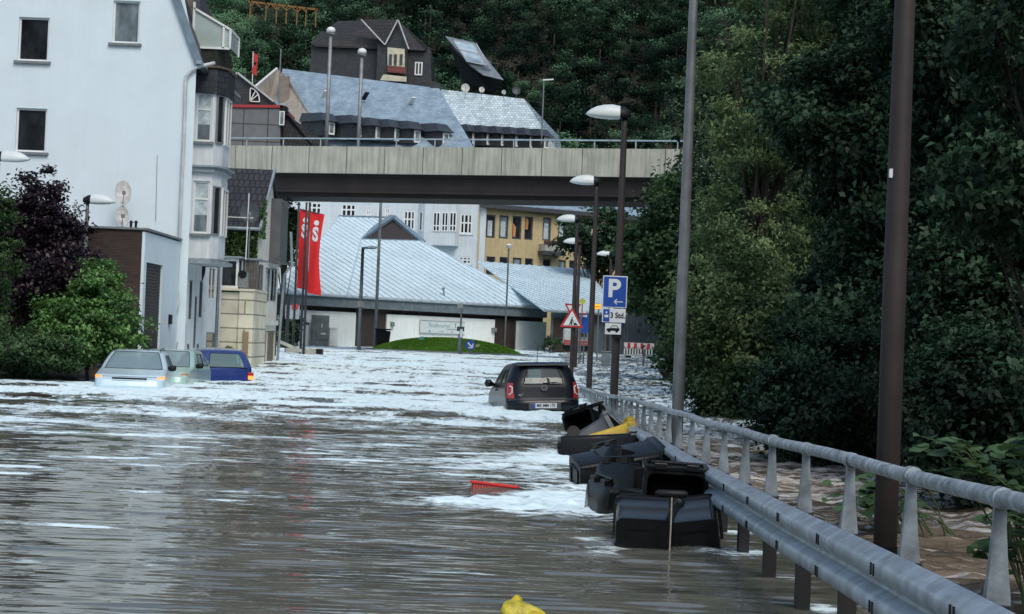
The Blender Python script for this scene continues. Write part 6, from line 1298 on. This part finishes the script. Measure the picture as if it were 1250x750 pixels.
tree_px('maple_tree', 'tall dark maple with blue green shining leaves left of the nearest brown pole', 'tree', 1060, 31, [(960, 20, 1200, 280, 1.8), (985, 240, 1180, 560, 1.7), (1000, -160, 1260, 60, 1.8)], ncl=420, m=210, leaf=.115, lm=lf_dark, seed=24, group=G, crad=.42, tb=.35, tr=.17, upb=.3)
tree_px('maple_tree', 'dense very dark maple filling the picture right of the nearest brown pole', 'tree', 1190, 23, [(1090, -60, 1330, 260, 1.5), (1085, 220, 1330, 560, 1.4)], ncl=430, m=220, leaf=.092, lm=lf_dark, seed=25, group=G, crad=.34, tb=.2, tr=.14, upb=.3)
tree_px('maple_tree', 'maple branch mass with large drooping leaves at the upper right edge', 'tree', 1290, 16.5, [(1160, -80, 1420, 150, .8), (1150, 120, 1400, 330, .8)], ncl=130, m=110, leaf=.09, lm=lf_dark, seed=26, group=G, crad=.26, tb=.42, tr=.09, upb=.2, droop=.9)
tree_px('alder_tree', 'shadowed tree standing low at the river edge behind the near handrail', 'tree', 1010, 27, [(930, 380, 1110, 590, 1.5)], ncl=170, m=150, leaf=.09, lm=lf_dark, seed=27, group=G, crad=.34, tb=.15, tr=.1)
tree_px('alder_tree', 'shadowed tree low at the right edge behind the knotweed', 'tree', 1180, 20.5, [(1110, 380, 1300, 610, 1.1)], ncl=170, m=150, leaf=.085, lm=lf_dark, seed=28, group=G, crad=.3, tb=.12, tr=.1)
# deeper rows closing the background on the right bank
k = 0
for Y, x0, hgt in ((88, 10, 15), (72, 14, 16), (60, 12.5, 16), (50, 15, 15), (42, 11.5, 15), (34, 11, 14), (27, 10, 13), (104, 14, 15), (120, 19, 16), (44, 19, 17), (60, 22, 18), (84, 20, 18), (100, 26, 19), (130, 28, 20)):
    k += 1; rg = np.random.default_rng(100+k)
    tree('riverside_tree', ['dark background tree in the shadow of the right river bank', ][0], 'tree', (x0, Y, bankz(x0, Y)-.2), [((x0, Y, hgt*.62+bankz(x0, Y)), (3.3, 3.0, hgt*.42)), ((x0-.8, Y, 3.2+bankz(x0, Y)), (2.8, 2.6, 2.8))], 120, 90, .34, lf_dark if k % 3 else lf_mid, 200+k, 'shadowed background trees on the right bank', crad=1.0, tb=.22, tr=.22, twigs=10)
# trees beyond the bridge, right
for i, (x0, Y, h_) in enumerate(((13, 138, 13), (18, 150, 15), (24, 142, 15), (11.5, 154, 11), (29, 158, 16), (16, 128, 12))):
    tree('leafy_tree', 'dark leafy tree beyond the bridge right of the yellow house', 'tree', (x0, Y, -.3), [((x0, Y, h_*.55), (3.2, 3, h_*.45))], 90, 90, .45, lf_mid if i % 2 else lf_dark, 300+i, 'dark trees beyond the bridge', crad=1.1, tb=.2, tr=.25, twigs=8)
tree_px('leafy_tree', 'dark tree crown hanging before the yellow house left of the tall lamp poles', 'tree', 735, 160, [(683, 252, 765, 318, 2.6), (715, 280, 800, 345, 2.4)], ncl=90, m=100, leaf=.4, lm=lf_dark, seed=40, crad=.9, tb=.3, tr=.25)
tree_px('leafy_tree', 'mid green tree standing between the beige house and the red flags', 'tree', 348, 119, [(330, 248, 364, 300, 1.8), (338, 285, 362, 325, 1.4)], ncl=60, m=90, leaf=.3, lm=lf_mid, seed=41, crad=.6, tb=.5, tr=.15)
tree_px('shrub', 'dark shrub below the flag banners beside the pavilion', 'shrub', 352, 113, [(341, 378, 366, 432, 1.2)], ncl=40, m=70, leaf=.2, lm=lf_dark, seed=42, crad=.45, tb=.3, tr=.05)
tree_px('shrub', 'small green bush at the foot of the beige terrace block', 'shrub', 280, 71.6, [(271, 424, 292, 440, .4)], ncl=14, m=60, leaf=.1, lm=lf_mid, seed=43, crad=.2, tb=.6, tr=.03)
tree_px('shrub', 'dark bush at the corner of the metal shed beside the pavilion', 'shrub', 672, 136, [(664, 410, 682, 430, .6)], ncl=14, m=60, leaf=.15, lm=lf_mid, seed=44, crad=.3, tb=.3, tr=.03)
# left group
tree_px('purple_tree', 'purple leaved tree against the white gable at the left', 'tree', 35, 53, [(-50, 215, 70, 420, 1.8), (20, 250, 105, 400, 1.6), (10, 195, 75, 270, 1.0), (60, 240, 105, 300, .8)], ncl=260, m=110, leaf=.12, lm=lf_purple, seed=50, crad=.36, tb=.45, tr=.13)
tree_px('green_bush', 'large light green bush before the brown brick wall', 'bush', 110, 52, [(50, 350, 150, 450, 1.4), (95, 312, 140, 400, 1.0), (120, 370, 175, 440, 1.0), (130, 350, 160, 400, .7)], ncl=210, m=120, leaf=.115, lm=lf_bright, seed=51, crad=.33, tb=.55, tr=.06, droop=.1)
tree_px('green_bush', 'low dark green bush at the water edge in the lower left', 'bush', 40, 50.5, [(-40, 400, 70, 462, 1.2), (20, 405, 95, 458, .9)], ncl=130, m=110, leaf=.11, lm=lf_mid, seed=52, crad=.3, tb=.4, tr=.05)
tree_px('evergreen_shrub', 'narrow evergreen shrub cut by the left edge of the picture', 'shrub', -6, 46, [(-30, 225, 14, 420, .7)], ncl=60, m=110, leaf=.10, lm=lf_ever, seed=53, crad=.25, tb=.6, tr=.06)
# knotweed with big heart leaves right behind the rail
def knotweed(label, px, Y, x0, y0, x1, y1, n, leaf, seed):
    rg = np.random.default_rng(seed); b = at(px, 640, Y); t = thing('knotweed', label, 'plant', (b.x, Y, 0), 'knotweed along the river edge')
    V = []; q = []; T = []; st = MB()
    for s in range(n):
        e = at(rg.uniform(x0, x1), rg.uniform(y0, y1), Y+rg.uniform(-.4, .4)); s0 = Vector((b.x+rg.uniform(-.2, .6), Y+rg.uniform(-.2, .2), -.2)); mid = s0.lerp(e, .6)+Vector((0, 0, .25)); pts = [s0, s0.lerp(mid, .5)+Vector((0, 0, .1)), mid, mid.lerp(e, .6)+Vector((0, 0, .05)), e]
        st.tube(pts, [.009, .008, .006, .004, .002], 5)
        for j in range(9):
            u = .35+.65*j/8; f = u*4; i = min(3, int(f)); c = pts[i].lerp(pts[i+1], f-i); dr = (e-s0).normalized(); sd_ = dr.cross(Vector((0, 0, 1))).normalized()*(1 if j % 2 else -1)
            ax = (sd_*.8+dr*.5+Vector((rg.normal()*.25, rg.normal()*.25, -.25))).normalized(); wx = ax.cross(Vector((rg.normal()*.2, -.5, 1))).normalized(); nn = wx.cross(ax); L = leaf*rg.uniform(.7, 1.15); c = c+ax*.03
            sh = [(0, 0), (-.10, .26), (.05, .42), (.35, .45), (.65, .3), (1.0, 0), (.65, -.3), (.35, -.45), (.05, -.42), (-.10, -.26)]
            o_ = len(V); V += [c+ax*(a*L)+wx*(b_*L)+nn*(abs(b_)*L*.25-a*a*L*.15) for a, b_ in sh]; V.append(c+ax*(.4*L)-nn*.01*L)
            for k_ in range(10): q.append((o_+k_, o_+(k_+1) % 10, o_+10))
            T += [float(np.clip(.55+.3*rg.normal(), 0, 1))]*11
    me = bpy.data.meshes.new('leaves'); me.from_pydata([tuple(v-Vector((b.x, Y, 0))) for v in V], [], q); a = me.attributes.new('tint', 'FLOAT', 'POINT'); a.data.foreach_set('value', T); me.materials.append(leafmat('knotweed_leaves', (.02, .05, .02), (.085, .16, .06), .3, .4)); me.update()
    o = bpy.data.objects.new('leaves', me); COL.objects.link(o); o.parent = t; st.build('stem', M('green_stem', (.06, .09, .03), .6), t)
knotweed('knotweed with large heart shaped leaves reaching in at the right edge', 1300, 12.5, 1120, 530, 1290, 600, 26, .125, 1)
knotweed('low knotweed leaves hanging behind the handrail near the right edge', 1290, 11.8, 1180, 590, 1290, 690, 14, .12, 2)
knotweed('lighter green knotweed tuft between the near rail posts and the brown pole', 1120, 17, 1010, 575, 1110, 640, 14, .12, 3)
# far wood
rg = np.random.default_rng(77); C_ = []; LL = []; TT = []; OO = []
tr_ = MB(); y = 192.0
row = 0
while y < 330:
    half = 30+(y-190)*.22; x = -half-28+(row % 2)*3
    while x < half+34:
        xx = x+rg.normal()*1.2; yy_ = y+rg.normal()*1.5; gz = hillz(xx, yy_); hh = rg.uniform(6, 13); 
        vis = at(0, 0, yy_)
        tanv = (gz+hh-CAMZ)/yy_
        px_ = 625+xx/yy_*F
        skip = (gz-CAMZ)/yy_ > .205 or px_ < 180 or px_ > 1330 or (370 < px_ < 530 and 184 < yy_ < 202) or (540 < px_ < 615 and 196 < yy_ < 207)
        if not skip:
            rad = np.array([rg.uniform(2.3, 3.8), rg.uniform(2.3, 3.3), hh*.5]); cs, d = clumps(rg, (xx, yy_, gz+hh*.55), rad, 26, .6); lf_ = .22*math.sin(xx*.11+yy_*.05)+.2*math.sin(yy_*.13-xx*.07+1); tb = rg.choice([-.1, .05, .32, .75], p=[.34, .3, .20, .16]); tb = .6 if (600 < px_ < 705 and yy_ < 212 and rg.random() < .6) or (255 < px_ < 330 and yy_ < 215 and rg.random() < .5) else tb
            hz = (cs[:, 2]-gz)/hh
            p_, l_, t_, o_ = crown(rg, cs, d, .75+.6*rg.random(26), 135, .25, tb+lf_-.32+.62*hz, .30); C_.append(p_); LL.append(l_); TT.append(t_); OO.append(o_)  # crown tint light at top, dark at bottom: painted shading
            tr_.tube([(xx, yy_, gz-1), (xx+.2, yy_, gz+hh*.5)], [.22, .1], 5)
        x += 4.7+rg.random()*1.4
    y += 5.2; row += 1
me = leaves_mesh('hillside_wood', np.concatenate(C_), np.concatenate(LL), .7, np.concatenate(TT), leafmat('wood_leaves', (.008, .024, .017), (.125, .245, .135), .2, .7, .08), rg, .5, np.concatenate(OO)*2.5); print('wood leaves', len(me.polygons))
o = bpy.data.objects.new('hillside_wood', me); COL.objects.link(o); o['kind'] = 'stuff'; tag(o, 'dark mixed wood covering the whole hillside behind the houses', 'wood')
tr_.build('wood_trunks', m_bark)['kind'] = 'stuff'; bpy.data.objects['wood_trunks']['label'] = 'trunks standing inside the hillside wood'; bpy.data.objects['wood_trunks']['category'] = 'trunks'
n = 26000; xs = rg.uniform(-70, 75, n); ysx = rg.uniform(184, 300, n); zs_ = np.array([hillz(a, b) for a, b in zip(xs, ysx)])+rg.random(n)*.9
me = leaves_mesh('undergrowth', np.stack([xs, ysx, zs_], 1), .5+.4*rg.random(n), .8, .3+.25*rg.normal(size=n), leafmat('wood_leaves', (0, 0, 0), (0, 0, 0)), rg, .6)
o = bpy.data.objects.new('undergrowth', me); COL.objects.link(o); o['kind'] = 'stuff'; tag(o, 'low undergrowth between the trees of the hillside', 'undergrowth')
n = 22000; xs = 6.2+rg.random(n)**1.3*22; ysx = rg.uniform(8, 185, n); zs_ = np.array([bankz(a, b) for a, b in zip(xs, ysx)])+rg.random(n)*.8
me = leaves_mesh('bank_undergrowth', np.stack([xs, ysx, zs_], 1), .18+.2*rg.random(n), .7, .2+.2*rg.normal(size=n), lf_dark, rg, .6)
o = bpy.data.objects.new('bank_undergrowth', me); COL.objects.link(o); o['kind'] = 'stuff'; tag(o, 'low dark plants covering the right river bank', 'undergrowth')
SC.cycles.max_bounces = 8; SC.cycles.transparent_max_bounces = 12; SC.cycles.caustics_reflective = False; SC.cycles.caustics_refractive = False
